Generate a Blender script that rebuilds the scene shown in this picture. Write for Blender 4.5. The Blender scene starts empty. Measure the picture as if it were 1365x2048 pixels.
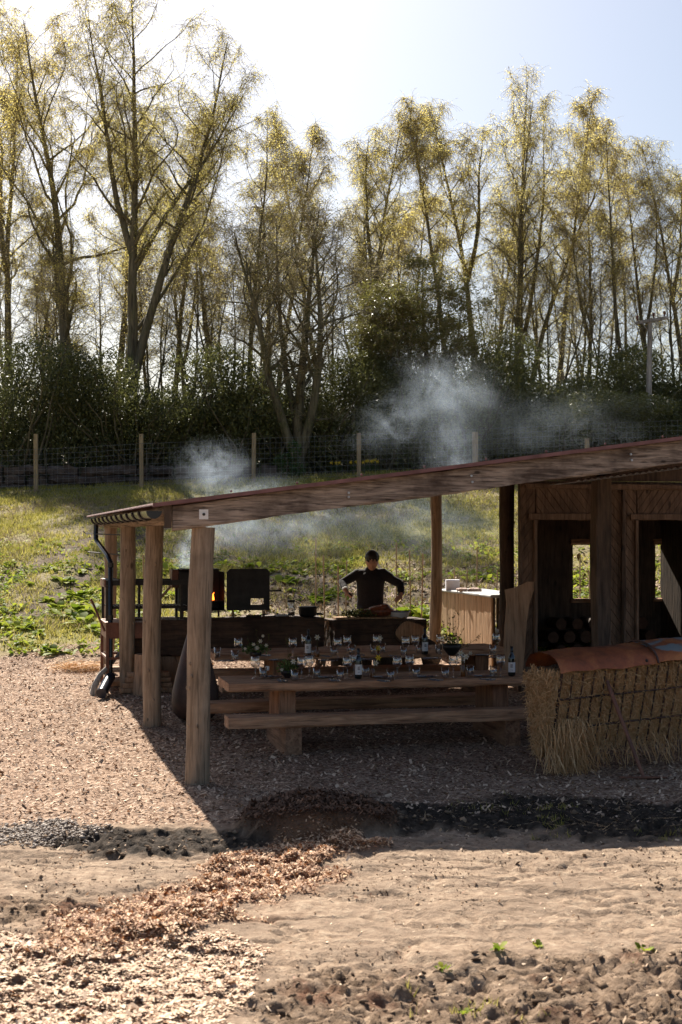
import bpy, bmesh, math, random
import numpy as np
from mathutils import Vector, Matrix, Euler
R = math.radians
S = bpy.context.scene
# ------------------------------------------------------------ camera, world, sun, exposure
CAMH = 2.3
cam_d = bpy.data.cameras.new('camera'); cam = bpy.data.objects.new('camera', cam_d)
S.collection.objects.link(cam); S.camera = cam
cam_d.sensor_fit = 'VERTICAL'; cam_d.sensor_height = 36; cam_d.sensor_width = 24; cam_d.lens = 50
cam_d.clip_start = 0.1; cam_d.clip_end = 3000
PITCH = math.atan(46/2844.4)
cam.location = (0, 0, CAMH); cam.rotation_euler = (math.pi/2 + PITCH, 0, 0)
cam_d.dof.use_dof = True; cam_d.dof.focus_distance = 19.5; cam_d.dof.aperture_fstop = 4.5
SUN_EL = R(42); SUN_AZ = R(-20.8)      # measured from +Y towards +X
w = bpy.data.worlds.new('World'); S.world = w; w.use_nodes = True
nt = w.node_tree; bg = nt.nodes['Background']
sky = nt.nodes.new('ShaderNodeTexSky'); sky.sky_type = 'NISHITA'; sky.sun_disc = False
sky.sun_elevation = SUN_EL; sky.sun_rotation = SUN_AZ
sky.air_density = 1.0; sky.dust_density = 2.2; sky.ozone_density = 1.3
nt.links.new(sky.outputs[0], bg.inputs[0]); bg.inputs[1].default_value = 0.051
sl = bpy.data.lights.new('sun', 'SUN'); sl.energy = 4.7; sl.angle = R(0.5); sl.color = (1.0, 0.93, 0.82)
so = bpy.data.objects.new('sun', sl); S.collection.objects.link(so)
sdir = Vector((math.sin(SUN_AZ)*math.cos(SUN_EL), math.cos(SUN_AZ)*math.cos(SUN_EL), math.sin(SUN_EL)))
so.location = sdir*60; so.rotation_euler = sdir.to_track_quat('Z', 'Y').to_euler()
S.view_settings.view_transform = 'Standard'; S.view_settings.look = 'None'
S.view_settings.gamma = 1; S.view_settings.use_curve_mapping = False
S.view_settings.exposure = 1.3
S.render.engine = 'CYCLES'
cy = S.cycles; cy.use_denoising = True; cy.max_bounces = 8; cy.diffuse_bounces = 3; cy.glossy_bounces = 3
cy.transmission_bounces = 8; cy.transparent_max_bounces = 40; cy.volume_bounces = 1
cy.caustics_reflective = False; cy.caustics_refractive = False
cy.sample_clamp_indirect = 6; cy.volume_step_rate = 2.0; cy.volume_max_steps = 64

# ------------------------------------------------------------ helpers
FPX = 50/36*2048
cP, sP = math.cos(PITCH), math.sin(PITCH)
def ray(px, py):
    x = (px-682.5)/FPX; y = (1024-py)/FPX
    return Vector((x, cP - y*sP, sP + y*cP))
def at(px, py, Y):
    d = ray(px, py); t = Y/d.y
    return Vector((d.x*t, Y, CAMH + d.z*t))
def onz(px, py, z):
    d = ray(px, py); t = (z-CAMH)/d.z
    return Vector((d.x*t, d.y*t, z))
TH = math.atan(0.25); CU, SU = math.cos(TH), math.sin(TH)
OX, OY = -1.35, 13.2
def W(u, v, z=0.0): return Vector((OX+u*CU-v*SU, OY+u*SU+v*CU, z))
def toF(p):
    x, y = p[0]-OX, p[1]-OY
    return (x*CU+y*SU, -x*SU+y*CU)
def upx(px, v):
    k = (px-682.5)/FPX
    return (k*(OY+v*CU) - OX + v*SU)/(CU - k*SU)

def _hash(ix, iy, seed):
    h = (ix.astype(np.int64)*374761393 + iy.astype(np.int64)*668265263 + seed*1274126177) & 0x7fffffff
    h = ((h ^ (h >> 13))*1103515245 + 12345) & 0x7fffffff
    h = (h ^ (h >> 16))*69069 & 0x7fffffff
    return (h & 0xffff)/65535.0
def vnoise(x, y, seed=0):
    x = np.asarray(x, float); y = np.asarray(y, float)
    ix = np.floor(x); iy = np.floor(y); fx = x-ix; fy = y-iy
    fx = fx*fx*(3-2*fx); fy = fy*fy*(3-2*fy)
    a = _hash(ix, iy, seed); b = _hash(ix+1, iy, seed); c = _hash(ix, iy+1, seed); d = _hash(ix+1, iy+1, seed)
    return (a*(1-fx)+b*fx)*(1-fy) + (c*(1-fx)+d*fx)*fy
def fbm(x, y, seed=0, o=4):
    s = 0; a = 0.5; t = 0
    for i in range(o):
        s = s + a*vnoise(np.asarray(x)*2**i, np.asarray(y)*2**i, seed+i*17); t += a; a *= 0.5
    return s/t
def sst(a, b, x):
    t = np.clip((np.asarray(x, float)-a)/(b-a), 0, 1); return t*t*(3-2*t)

def link(o): S.collection.objects.link(o); return o
def np_mesh(name, V, F, mats, smooth=False, tint=None, mi=None):
    """V (n,3); F (m,k) int array of k-gons"""
    V = np.asarray(V, np.float32); F = np.asarray(F, np.int32); m, k = F.shape
    me = bpy.data.meshes.new(name)
    me.vertices.add(len(V)); me.vertices.foreach_set('co', V.ravel())
    me.loops.add(m*k); me.loops.foreach_set('vertex_index', F.ravel())
    me.polygons.add(m); me.polygons.foreach_set('loop_start', np.arange(0, m*k, k, dtype=np.int32))
    try: me.polygons.foreach_set('loop_total', np.full(m, k, np.int32))
    except Exception: pass
    if smooth: me.polygons.foreach_set('use_smooth', np.ones(m, bool))
    if tint is not None:
        a = me.attributes.new('tint', 'FLOAT', 'POINT'); a.data.foreach_set('value', np.asarray(tint, np.float32))
    for x in (mats if isinstance(mats, (list, tuple)) else [mats]): me.materials.append(x)
    if mi is not None: me.polygons.foreach_set('material_index', np.asarray(mi, np.int32))
    me.update(calc_edges=True); me.validate()
    return me
class MB:
    def __init__(s): s.v = []; s.f = []; s.m = []; s.sm = []
    def add(s, vs, fs, mi=0, sm=False):
        b = len(s.v); s.v += [tuple(p) for p in vs]; s.f += [tuple(b+i for i in q) for q in fs]
        s.m += [mi]*len(fs); s.sm += [sm]*len(fs); return s
    def box(s, x0, x1, y0, y1, z0, z1, mi=0, M=None):
        vs = [(x, y, z) for z in (z0, z1) for y in (y0, y1) for x in (x0, x1)]
        if M: vs = [M @ Vector(p) for p in vs]
        return s.add(vs, [(0,2,3,1),(4,5,7,6),(0,1,5,4),(2,6,7,3),(0,4,6,2),(1,3,7,5)], mi)
    def wbox(s, x0, x1, y0, y1, z0, z1, seg=.12, amp=.006, seed=1, mi=0, bev=.012):
        """box along its longest axis, rings of 8 corner points, sawn edges slightly uneven"""
        L = [x1-x0, y1-y0, z1-z0]; ax = L.index(max(L)); o = [i for i in range(3) if i != ax]
        lo = [x0, y0, z0]; hi = [x1, y1, z1]; n = max(2, int(L[ax]/seg)); rg = random.Random(seed)
        bev = min(bev, L[o[0]]*.3, L[o[1]]*.3)
        vs = []
        ph = [rg.uniform(0, 9) for _ in range(8)]
        for i in range(n+1):
            t = lo[ax] + L[ax]*i/n
            a0, a1, b0, b1 = lo[o[0]], hi[o[0]], lo[o[1]], hi[o[1]]
            ring = [(a0+bev,b0),(a1-bev,b0),(a1,b0+bev),(a1,b1-bev),(a1-bev,b1),(a0+bev,b1),(a0,b1-bev),(a0,b0+bev)]
            for j, (a, b) in enumerate(ring):
                da = amp*(math.sin(t*2.3+ph[j//2]) + rg.uniform(-.6, .6)); db = amp*(math.sin(t*3.1+ph[(j+3)%8]) + rg.uniform(-.6, .6))
                p = [0, 0, 0]; p[ax] = t + (rg.uniform(-1, 1)*amp*.5 if i in (0, n) else 0); p[o[0]] = a+da; p[o[1]] = b+db; vs.append(p)
        fs = [(i*8+j, i*8+(j+1)%8, (i+1)*8+(j+1)%8, (i+1)*8+j) for i in range(n) for j in range(8)]
        fs += [tuple(range(8))[::-1], tuple(n*8+j for j in range(8))]
        if ax == 1: fs = [q[::-1] for q in fs]
        return s.add(vs, fs, mi)
    def tube(s, pts, rad, n=8, mi=0, sm=True, caps=True, nz=0, seed=0, flat=1.0):
        pts = [Vector(p) for p in pts]
        if not hasattr(rad, '__len__'): rad = [rad]*len(pts)
        rg = random.Random(seed); vs = []; prev = None
        for i, p in enumerate(pts):
            d = (pts[min(i+1, len(pts)-1)] - pts[max(i-1, 0)]).normalized()
            a = prev if prev is not None else (Vector((1,0,0)) if abs(d.x) < .9 else Vector((0,1,0)))
            a = (a - d*a.dot(d)).normalized(); prev = a; b = d.cross(a)
            for j in range(n):
                th = 2*math.pi*j/n; r = rad[i]*(1 + (nz*(rg.uniform(-1,1)*.4 + math.sin(3*th+i*.35+seed)*.6) if nz else 0))
                vs.append(p + a*(math.cos(th)*r) + b*(math.sin(th)*r*flat))
        m = len(pts)
        fs = [(i*n+j, i*n+(j+1)%n, (i+1)*n+(j+1)%n, (i+1)*n+j) for i in range(m-1) for j in range(n)]
        s.add(vs, fs, mi, sm)
        if caps: s.add(vs[:n], [tuple(range(n))[::-1]], mi); s.add(vs[-n:], [tuple(range(n))], mi)
        return s
    def lathe(s, prof, n=16, c=(0,0,0), mi=0, sm=True, sx=1, sy=1):
        vs = [(c[0]+r*math.cos(2*math.pi*j/n)*sx, c[1]+r*math.sin(2*math.pi*j/n)*sy, c[2]+z) for r, z in prof for j in range(n)]
        fs = [(i*n+j, i*n+(j+1)%n, (i+1)*n+(j+1)%n, (i+1)*n+j) for i in range(len(prof)-1) for j in range(n)]
        return s.add(vs, fs, mi, sm)
    def ell(s, c, r, n=12, m=8, M=None, mi=0, nz=0, seed=0):
        rg = random.Random(seed); vs = []
        for i in range(m+1):
            ph = math.pi*i/m
            for j in range(n):
                th = 2*math.pi*j/n; k = 1+nz*rg.uniform(-1, 1)
                p = Vector((r[0]*math.sin(ph)*math.cos(th)*k, r[1]*math.sin(ph)*math.sin(th)*k, -r[2]*math.cos(ph)*k))
                if M: p = M @ p
                vs.append(p + Vector(c))
        fs = [(i*n+j, i*n+(j+1)%n, (i+1)*n+(j+1)%n, (i+1)*n+j) for i in range(m) for j in range(n)]
        return s.add(vs, fs, mi, True)
    def prism(s, poly, y0, y1, mi=0):
        n = len(poly); vs = [(x, y0, z) for x, z in poly] + [(x, y1, z) for x, z in poly]
        fs = [tuple(range(n)), tuple(range(2*n-1, n-1, -1))] + [(i, n+i, n+(i+1)%n, (i+1)%n) for i in range(n)]
        return s.add(vs, fs, mi)
    def mesh(s, name, mats):
        me = bpy.data.meshes.new(name); me.from_pydata(s.v, [], s.f)
        for x in (mats if isinstance(mats, (list, tuple)) else [mats]): me.materials.append(x)
        me.polygons.foreach_set('material_index', s.m); me.polygons.foreach_set('use_smooth', s.sm)
        me.update(); return me
    def build(s, name, mats, parent=None, loc=(0,0,0), rot=(0,0,0), label=None):
        return obj(name, s.mesh(name, mats), parent, loc, rot, label)
def obj(name, me, parent=None, loc=(0,0,0), rot=(0,0,0), label=None):
    o = link(bpy.data.objects.new(name, me)); o.location = loc; o.rotation_euler = rot
    if parent: o.parent = parent
    if label: o['label'] = label
    return o
def tag(o, label, cat, group=None, kind=None):
    if label: o['label'] = label
    if cat: o['category'] = cat
    if group: o['group'] = group
    if kind: o['kind'] = kind
    return o
def thing(name, label, cat, loc=(0,0,0), rz=0, group=None):
    o = link(bpy.data.objects.new(name, None)); o.empty_display_size = .1
    o.location = loc; o.rotation_euler = (0, 0, rz); return tag(o, label, cat, group)
def fthing(name, label, cat, u, v, z=0, group=None): return thing(name, label, cat, W(u, v, z), TH, group)
def copy_tree(o, parent=None):
    c = o.copy(); link(c)
    if parent: c.parent = parent
    for ch in list(o.children): copy_tree(ch, c)
    return c

# ------------------------------------------------------------ materials
def newmat(name):
    m = bpy.data.materials.new(name); m.use_nodes = True
    return m, m.node_tree, m.node_tree.nodes['Principled BSDF']
def N(nt, t, **kw):
    n = nt.nodes.new(t)
    for k, v in kw.items():
        if k == 'i':
            for a, b in v.items(): n.inputs[a].default_value = b
        else: setattr(n, k, v)
    return n
def ramp(nt, src, stops):
    r = nt.nodes.new('ShaderNodeValToRGB'); e = r.color_ramp.elements
    while len(e) < len(stops): e.new(.5)
    for k, (p, c) in enumerate(stops): e[k].position = p; e[k].color = (*c, 1) if len(c) == 3 else c
    nt.links.new(src, r.inputs[0]); return r.outputs[0]
def mix(nt, fac, a, b, bt='MIX'):
    m = N(nt, 'ShaderNodeMix', data_type='RGBA', blend_type=bt)
    for i, x in ((0, fac), (6, a), (7, b)):
        if hasattr(x, 'node'): nt.links.new(x, m.inputs[i])
        else: m.inputs[i].default_value = (*x, 1) if hasattr(x, '__len__') and len(x) == 3 else x
    return m.outputs[2]
def plain(name, c, rough=.6, metal=0, var=.15, sc=14, spec=.5, bump=0.0):
    m, nt, b = newmat(name); L = nt.links.new
    tc = N(nt, 'ShaderNodeTexCoord'); no = N(nt, 'ShaderNodeTexNoise', i={'Scale': sc, 'Detail': 5})
    L(tc.outputs['Object'], no.inputs['Vector'])
    lo = tuple(x*(1-var) for x in c); hi = tuple(min(1, x*(1+var)) for x in c)
    L(ramp(nt, no.outputs[0], [(.3, lo), (.7, hi)]), b.inputs['Base Color'])
    b.inputs['Roughness'].default_value = rough; b.inputs['Metallic'].default_value = metal
    b.inputs['Specular IOR Level'].default_value = spec
    if bump:
        bp = N(nt, 'ShaderNodeBump', i={'Strength': bump, 'Distance': .01}); L(no.outputs[0], bp.inputs['Height']); L(bp.outputs[0], b.inputs['Normal'])
    return m
def wood(name, dark, light, axis=0, sc=1.0, rough=.8, blotch=.5, blotch_c=None, bump=.6, crack=.5, knots=.85):
    m, nt, b = newmat(name); L = nt.links.new
    tc = N(nt, 'ShaderNodeTexCoord'); oi = N(nt, 'ShaderNodeObjectInfo')
    ad = N(nt, 'ShaderNodeVectorMath', operation='ADD'); L(tc.outputs['Object'], ad.inputs[0])
    mu = N(nt, 'ShaderNodeMath', operation='MULTIPLY', i={1: 13.7}); L(oi.outputs['Random'], mu.inputs[0]); L(mu.outputs[0], ad.inputs[1])
    s = [9*sc, 9*sc, 9*sc]; s[axis] = .9*sc
    mp = N(nt, 'ShaderNodeMapping'); mp.inputs['Scale'].default_value = s; L(ad.outputs[0], mp.inputs[0])
    n1 = N(nt, 'ShaderNodeTexNoise', i={'Scale': 2.2, 'Detail': 9, 'Roughness': .62, 'Distortion': .6}); L(mp.outputs[0], n1.inputs['Vector'])
    s2 = [30*sc, 30*sc, 30*sc]; s2[axis] = 1.6*sc
    mp2 = N(nt, 'ShaderNodeMapping'); mp2.inputs['Scale'].default_value = s2; L(ad.outputs[0], mp2.inputs[0])
    n2 = N(nt, 'ShaderNodeTexNoise', i={'Scale': 2.0, 'Detail': 4}); L(mp2.outputs[0], n2.inputs['Vector'])
    n3 = N(nt, 'ShaderNodeTexNoise', i={'Scale': 2.3, 'Detail': 4, 'Roughness': .6}); L(ad.outputs[0], n3.inputs['Vector'])
    mid = tuple((a+c)/2 for a, c in zip(dark, light))
    col = ramp(nt, n1.outputs[0], [(.32, dark), (.48, mid), (.66, light)])
    cr = ramp(nt, n2.outputs[0], [(.30, (1-crack,)*3), (.46, (1, 1, 1))])
    col = mix(nt, 1.0, col, cr, 'MULTIPLY')
    bc = blotch_c or tuple(x*.45 for x in dark)
    fac = ramp(nt, n3.outputs[0], [(.48, (0, 0, 0)), (.68, (blotch,)*3)])
    col = mix(nt, fac, col, bc)
    # knots
    s4 = [3.2*sc]*3; s4[axis] = 1.5*sc
    mp4 = N(nt, 'ShaderNodeMapping'); mp4.inputs['Scale'].default_value = s4; L(ad.outputs[0], mp4.inputs[0])
    vo = N(nt, 'ShaderNodeTexVoronoi', i={'Scale': 1.3}); L(mp4.outputs[0], vo.inputs['Vector'])
    kf = ramp(nt, vo.outputs['Distance'], [(.05, (knots,)*3), (.11, (0, 0, 0))])
    col = mix(nt, kf, col, tuple(x*.3 for x in dark))
    L(col, b.inputs['Base Color']); b.inputs['Roughness'].default_value = rough; b.inputs['Specular IOR Level'].default_value = .3
    ma = N(nt, 'ShaderNodeMath', operation='ADD'); L(n1.outputs[0], ma.inputs[0]); L(n2.outputs[0], ma.inputs[1])
    bp = N(nt, 'ShaderNodeBump', i={'Strength': bump, 'Distance': .012}); L(ma.outputs[0], bp.inputs['Height']); L(bp.outputs[0], b.inputs['Normal'])
    return m
def leafmat(name, c1, c2, trans=.5, rough=.5, spec=.4, tcol=None, shape=0):
    """c1..c2 by per-vertex tint: random, plus painted sunlit tops on tree crowns"""
    m, nt, b = newmat(name); L = nt.links.new
    a = N(nt, 'ShaderNodeAttribute', attribute_name='tint')
    oi = N(nt, 'ShaderNodeObjectInfo')
    ad = N(nt, 'ShaderNodeMath', operation='MULTIPLY_ADD', i={1: .3, 2: -.15}); L(oi.outputs['Random'], ad.inputs[0])
    a2 = N(nt, 'ShaderNodeMath', operation='ADD'); L(a.outputs['Fac'], a2.inputs[0]); L(ad.outputs[0], a2.inputs[1])
    col = ramp(nt, a2.outputs[0], [(0, c1), (1, c2)])
    L(col, b.inputs['Base Color']); b.inputs['Roughness'].default_value = rough; b.inputs['Specular IOR Level'].default_value = spec
    if trans > 0:
        tr = N(nt, 'ShaderNodeBsdfTranslucent'); mx = N(nt, 'ShaderNodeMixShader', i={0: trans})
        if tcol: L(mix(nt, 1.0, col, tcol, 'MULTIPLY'), tr.inputs[0])
        else: L(col, tr.inputs[0])
        L(b.outputs[0], mx.inputs[1]); L(tr.outputs[0], mx.inputs[2])
        L(mx.outputs[0], nt.nodes['Material Output'].inputs[0])
    return m
def glassmat(name, c=(1, 1, 1), rough=0.0, ior=1.45):
    m, nt, b = newmat(name)
    b.inputs['Base Color'].default_value = (*c, 1); b.inputs['Transmission Weight'].default_value = 1
    b.inputs['Roughness'].default_value = rough; b.inputs['IOR'].default_value = ior
    return m
M = {}
M['post'] = wood('weathered_round_timber', (.18, .125, .078), (.40, .30, .205), 2, .9, blotch=.35)
M['beam'] = wood('weathered_beam_timber', (.075, .052, .038), (.44, .35, .27), 0, 1.3, blotch=.85, blotch_c=(.045, .026, .018), crack=.75)
M['beam_v'] = wood('weathered_plate_timber', (.10, .07, .045), (.30, .22, .16), 1, 1, blotch=.6)
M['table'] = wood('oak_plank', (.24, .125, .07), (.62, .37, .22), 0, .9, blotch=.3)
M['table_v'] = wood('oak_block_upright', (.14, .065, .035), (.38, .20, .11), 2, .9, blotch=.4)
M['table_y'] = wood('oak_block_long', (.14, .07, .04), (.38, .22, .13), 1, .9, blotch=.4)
M['darklog'] = wood('charred_log', (.035, .022, .015), (.13, .075, .045), 0, .7, blotch=.7)
M['bark'] = wood('rough_bark', (.025, .018, .012), (.16, .11, .07), 2, 1.6, bump=1, crack=.8)
M['cut'] = wood('fresh_cut_wood', (.30, .17, .09), (.55, .35, .20), 2, 1.5)
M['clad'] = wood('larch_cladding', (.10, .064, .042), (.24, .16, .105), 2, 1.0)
M['clad_dark'] = wood('shaded_old_timber', (.045, .031, .022), (.13, .09, .062), 2, 1.0)  # darker timber copy, shade under the roof put into its colour
M['slab'] = wood('live_edge_slab', (.27, .16, .09), (.48, .31, .19), 2, .8, blotch=.2)
M['larch'] = wood('bar_planks', (.42, .25, .13), (.72, .48, .29), 2, 1.0, blotch=.15, crack=.35, knots=0)
M['bark_tree'] = wood('tree_bark', (.05, .042, .025), (.20, .168, .095), 2, .5, blotch=.5, blotch_c=(.09, .10, .025))
M['fencewood'] = wood('tan_fence_post', (.24, .17, .09), (.46, .35, .20), 2, 1.5, blotch=.2)
M['greypole'] = wood('grey_pole', (.25, .22, .18), (.48, .44, .38), 2, .6)
M['cane'] = plain('cane', (.36, .24, .14), .7)
M['black'] = plain('black_plastic', (.012, .012, .013), .25)
M['steel'] = plain('sooty_steel', (.02, .018, .016), .55, .3, .5, 9, bump=.2)
M['steel_open'] = plain('dark_iron', (.035, .028, .024), .5, .5, .4, 20)
M['galv'] = plain('galvanised', (.45, .46, .46), .4, .7, .2, 20)
M['white'] = plain('white_paint', (.78, .77, .74), .5, 0, .06)
M['enamel'] = plain('white_enamel', (.75, .74, .72), .2, 0, .05)
M['navy'] = plain('blue_enamel_rim', (.03, .04, .12), .25, 0, .1)
M['redroof'] = plain('red_coated_steel', (.21, .11, .10), .8, .0, .3, 5, spec=.2)
M['meat'] = plain('roast_meat', (.20, .06, .025), .35, 0, .6, 30, bump=.6)
M['herb'] = plain('herbs', (.045, .075, .02), .6, 0, .6, 40)
M['skin'] = plain('skin', (.50, .27, .18), .5, 0, .08)
M['hair'] = plain('black_hair', (.012, .009, .008), .45, 0, .4, 60, bump=.5)
M['jumper'] = plain('dark_wool', (.018, .015, .017), .9, 0, .3, 60, bump=.4)
M['trouser'] = plain('dark_cotton', (.03, .032, .04), .85, 0, .2, 60)
M['cloth'] = plain('white_cloth', (.6, .58, .54), .9, 0, .1)

def thinglass(name):
    m = bpy.data.materials.new(name); m.use_nodes = True; nt = m.node_tree; nt.nodes.clear(); L = nt.links.new
    o = N(nt, 'ShaderNodeOutputMaterial'); t = N(nt, 'ShaderNodeBsdfTransparent', i={0: (.95, .96, .96, 1)}); g = N(nt, 'ShaderNodeBsdfGlossy', i={'Roughness': .04})
    fr_ = N(nt, 'ShaderNodeLayerWeight', i={0: .5}); p3 = N(nt, 'ShaderNodeMath', operation='POWER', i={1: 2.4}); L(fr_.outputs['Facing'], p3.inputs[0]); a = N(nt, 'ShaderNodeMath', operation='MULTIPLY_ADD', use_clamp=True, i={1: .85, 2: .15}); L(p3.outputs[0], a.inputs[0])
    mx = N(nt, 'ShaderNodeMixShader'); L(a.outputs[0], mx.inputs[0]); L(t.outputs[0], mx.inputs[1]); L(g.outputs[0], mx.inputs[2]); L(mx.outputs[0], o.inputs[0]); return m
M['glass'] = thinglass('clear_glass')
M['firewood_end'] = plain('dark_log_end', (.08, .045, .028), .9, 0, .4)  # darker than the other cut wood so the stacked ends stand out less
M['wire'] = plain('dull_wire', (.24, .24, .23), .5, .3)
M['bottle'] = plain('dark_bottle', (.006, .010, .011), .08, 0, .1, spec=.8)
M['foil'] = plain('bottle_capsule', (.03, .032, .036), .3, .6)
M['label'] = plain('paper_label', (.72, .71, .70), .7, 0, .03)
M['ink'] = plain('grey_print', (.16, .15, .15), .7, 0, .1)
M['amber'] = plain('amber_vase', (.12, .045, .012), .15, 0, .3)
M['bowl'] = plain('black_bowl', (.012, .011, .011), .45)
M['cutlery'] = plain('cutlery_steel', (.62, .62, .62), .22, 1.0, .05)
def rustmat(name, c1, c2, c3, sc=3.5, greyf=0.0):
    m, nt, b = newmat(name); L = nt.links.new
    tc = N(nt, 'ShaderNodeTexCoord'); no = N(nt, 'ShaderNodeTexNoise', i={'Scale': sc, 'Detail': 8, 'Roughness': .6, 'Distortion': .4}); L(tc.outputs['Object'], no.inputs['Vector'])
    n2 = N(nt, 'ShaderNodeTexNoise', i={'Scale': 40, 'Detail': 4}); L(tc.outputs['Object'], n2.inputs['Vector'])
    col = ramp(nt, no.outputs[0], [(.32, c1), (.5, c2), (.68, c3)])
    col = mix(nt, .35, col, ramp(nt, n2.outputs[0], [(.3, (.4, .4, .4)), (.7, (1, 1, 1))]), 'MULTIPLY')
    if greyf:
        n3 = N(nt, 'ShaderNodeTexNoise', i={'Scale': 2.2, 'Detail': 5, 'Distortion': .8}); L(tc.outputs['Object'], n3.inputs['Vector'])
        col = mix(nt, ramp(nt, n3.outputs[0], [(.60-greyf*.3, (0, 0, 0)), (.64-greyf*.3, (1, 1, 1))]), col, (.20, .22, .215))
    L(col, b.inputs['Base Color']); b.inputs['Roughness'].default_value = .55; b.inputs['Metallic'].default_value = .15
    bp = N(nt, 'ShaderNodeBump', i={'Strength': .3, 'Distance': .005}); L(n2.outputs[0], bp.inputs['Height']); L(bp.outputs[0], b.inputs['Normal'])
    return m
M['rust'] = rustmat('rusty_steel', (.07, .028, .018), (.17, .065, .035), (.25, .10, .055))
M['rustroof'] = rustmat('rusty_sheet', (.13, .042, .020), (.33, .095, .034), (.52, .19, .06), greyf=.0)
M['rustgrey'] = rustmat('rusty_grey_sheet', (.16, .05, .022), (.38, .115, .036), (.58, .22, .065), greyf=.3)
M['rustdark'] = rustmat('dark_rusty_steel', (.028, .018, .015), (.06, .032, .025), (.11, .055, .04), 2.5)
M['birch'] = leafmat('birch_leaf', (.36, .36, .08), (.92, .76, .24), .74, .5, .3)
M['bud'] = leafmat('oak_twig_leaf', (.06, .065, .018), (.17, .16, .04), .45, .5, .3)
M['hedge'] = leafmat('glossy_evergreen_leaf', (.06, .068, .02), (.26, .26, .085), .42, .42, .45)
M['shrub'] = leafmat('olive_evergreen_leaf', (.07, .08, .02), (.24, .23, .06), .45, .4, .5)
M['grass'] = leafmat('grass_blade', (.13, .14, .02), (.52, .45, .12), .5, .6, .2)
M['broad'] = leafmat('broad_leaf', (.11, .17, .013), (.38, .42, .05), .5, .6, .15)
M['drygrass'] = leafmat('dry_stalk', (.16, .12, .07), (.42, .33, .2), .3, .7, .2)
M['hay'] = leafmat('straw', (.66, .39, .17), (.95, .70, .40), .3, .55, .35)
M['haycore'] = plain('packed_hay', (.46, .27, .13), .9, 0, .5, 25, bump=1)
M['chip'] = leafmat('wood_chip', (.12, .068, .040), (.74, .53, .37), 0, .75, .2)
M['redchip'] = leafmat('fresh_red_chip', (.22, .085, .032), (.92, .69, .47), 0, .7, .3)
M['redchip2'] = leafmat('orange_fresh_chip', (.20, .07, .025), (.92, .62, .38), 0, .7, .3)
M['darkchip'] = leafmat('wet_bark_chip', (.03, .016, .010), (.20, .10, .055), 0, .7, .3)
M['pebble'] = leafmat('pebble', (.17, .13, .10), (.46, .38, .31), 0, .7, .3)
M['clod'] = leafmat('soil_clod', (.08, .052, .034), (.38, .265, .175), 0, .95, .1)
M['petal'] = leafmat('white_petal', (.75, .74, .62), (.85, .85, .78), .4, .5, .3)
M['yellow'] = leafmat('yellow_petal', (.75, .55, .04), (.85, .70, .08), .4, .5, .3)
M['posy'] = leafmat('posy_leaf', (.045, .085, .02), (.16, .24, .06), .4, .4, .4)
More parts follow.
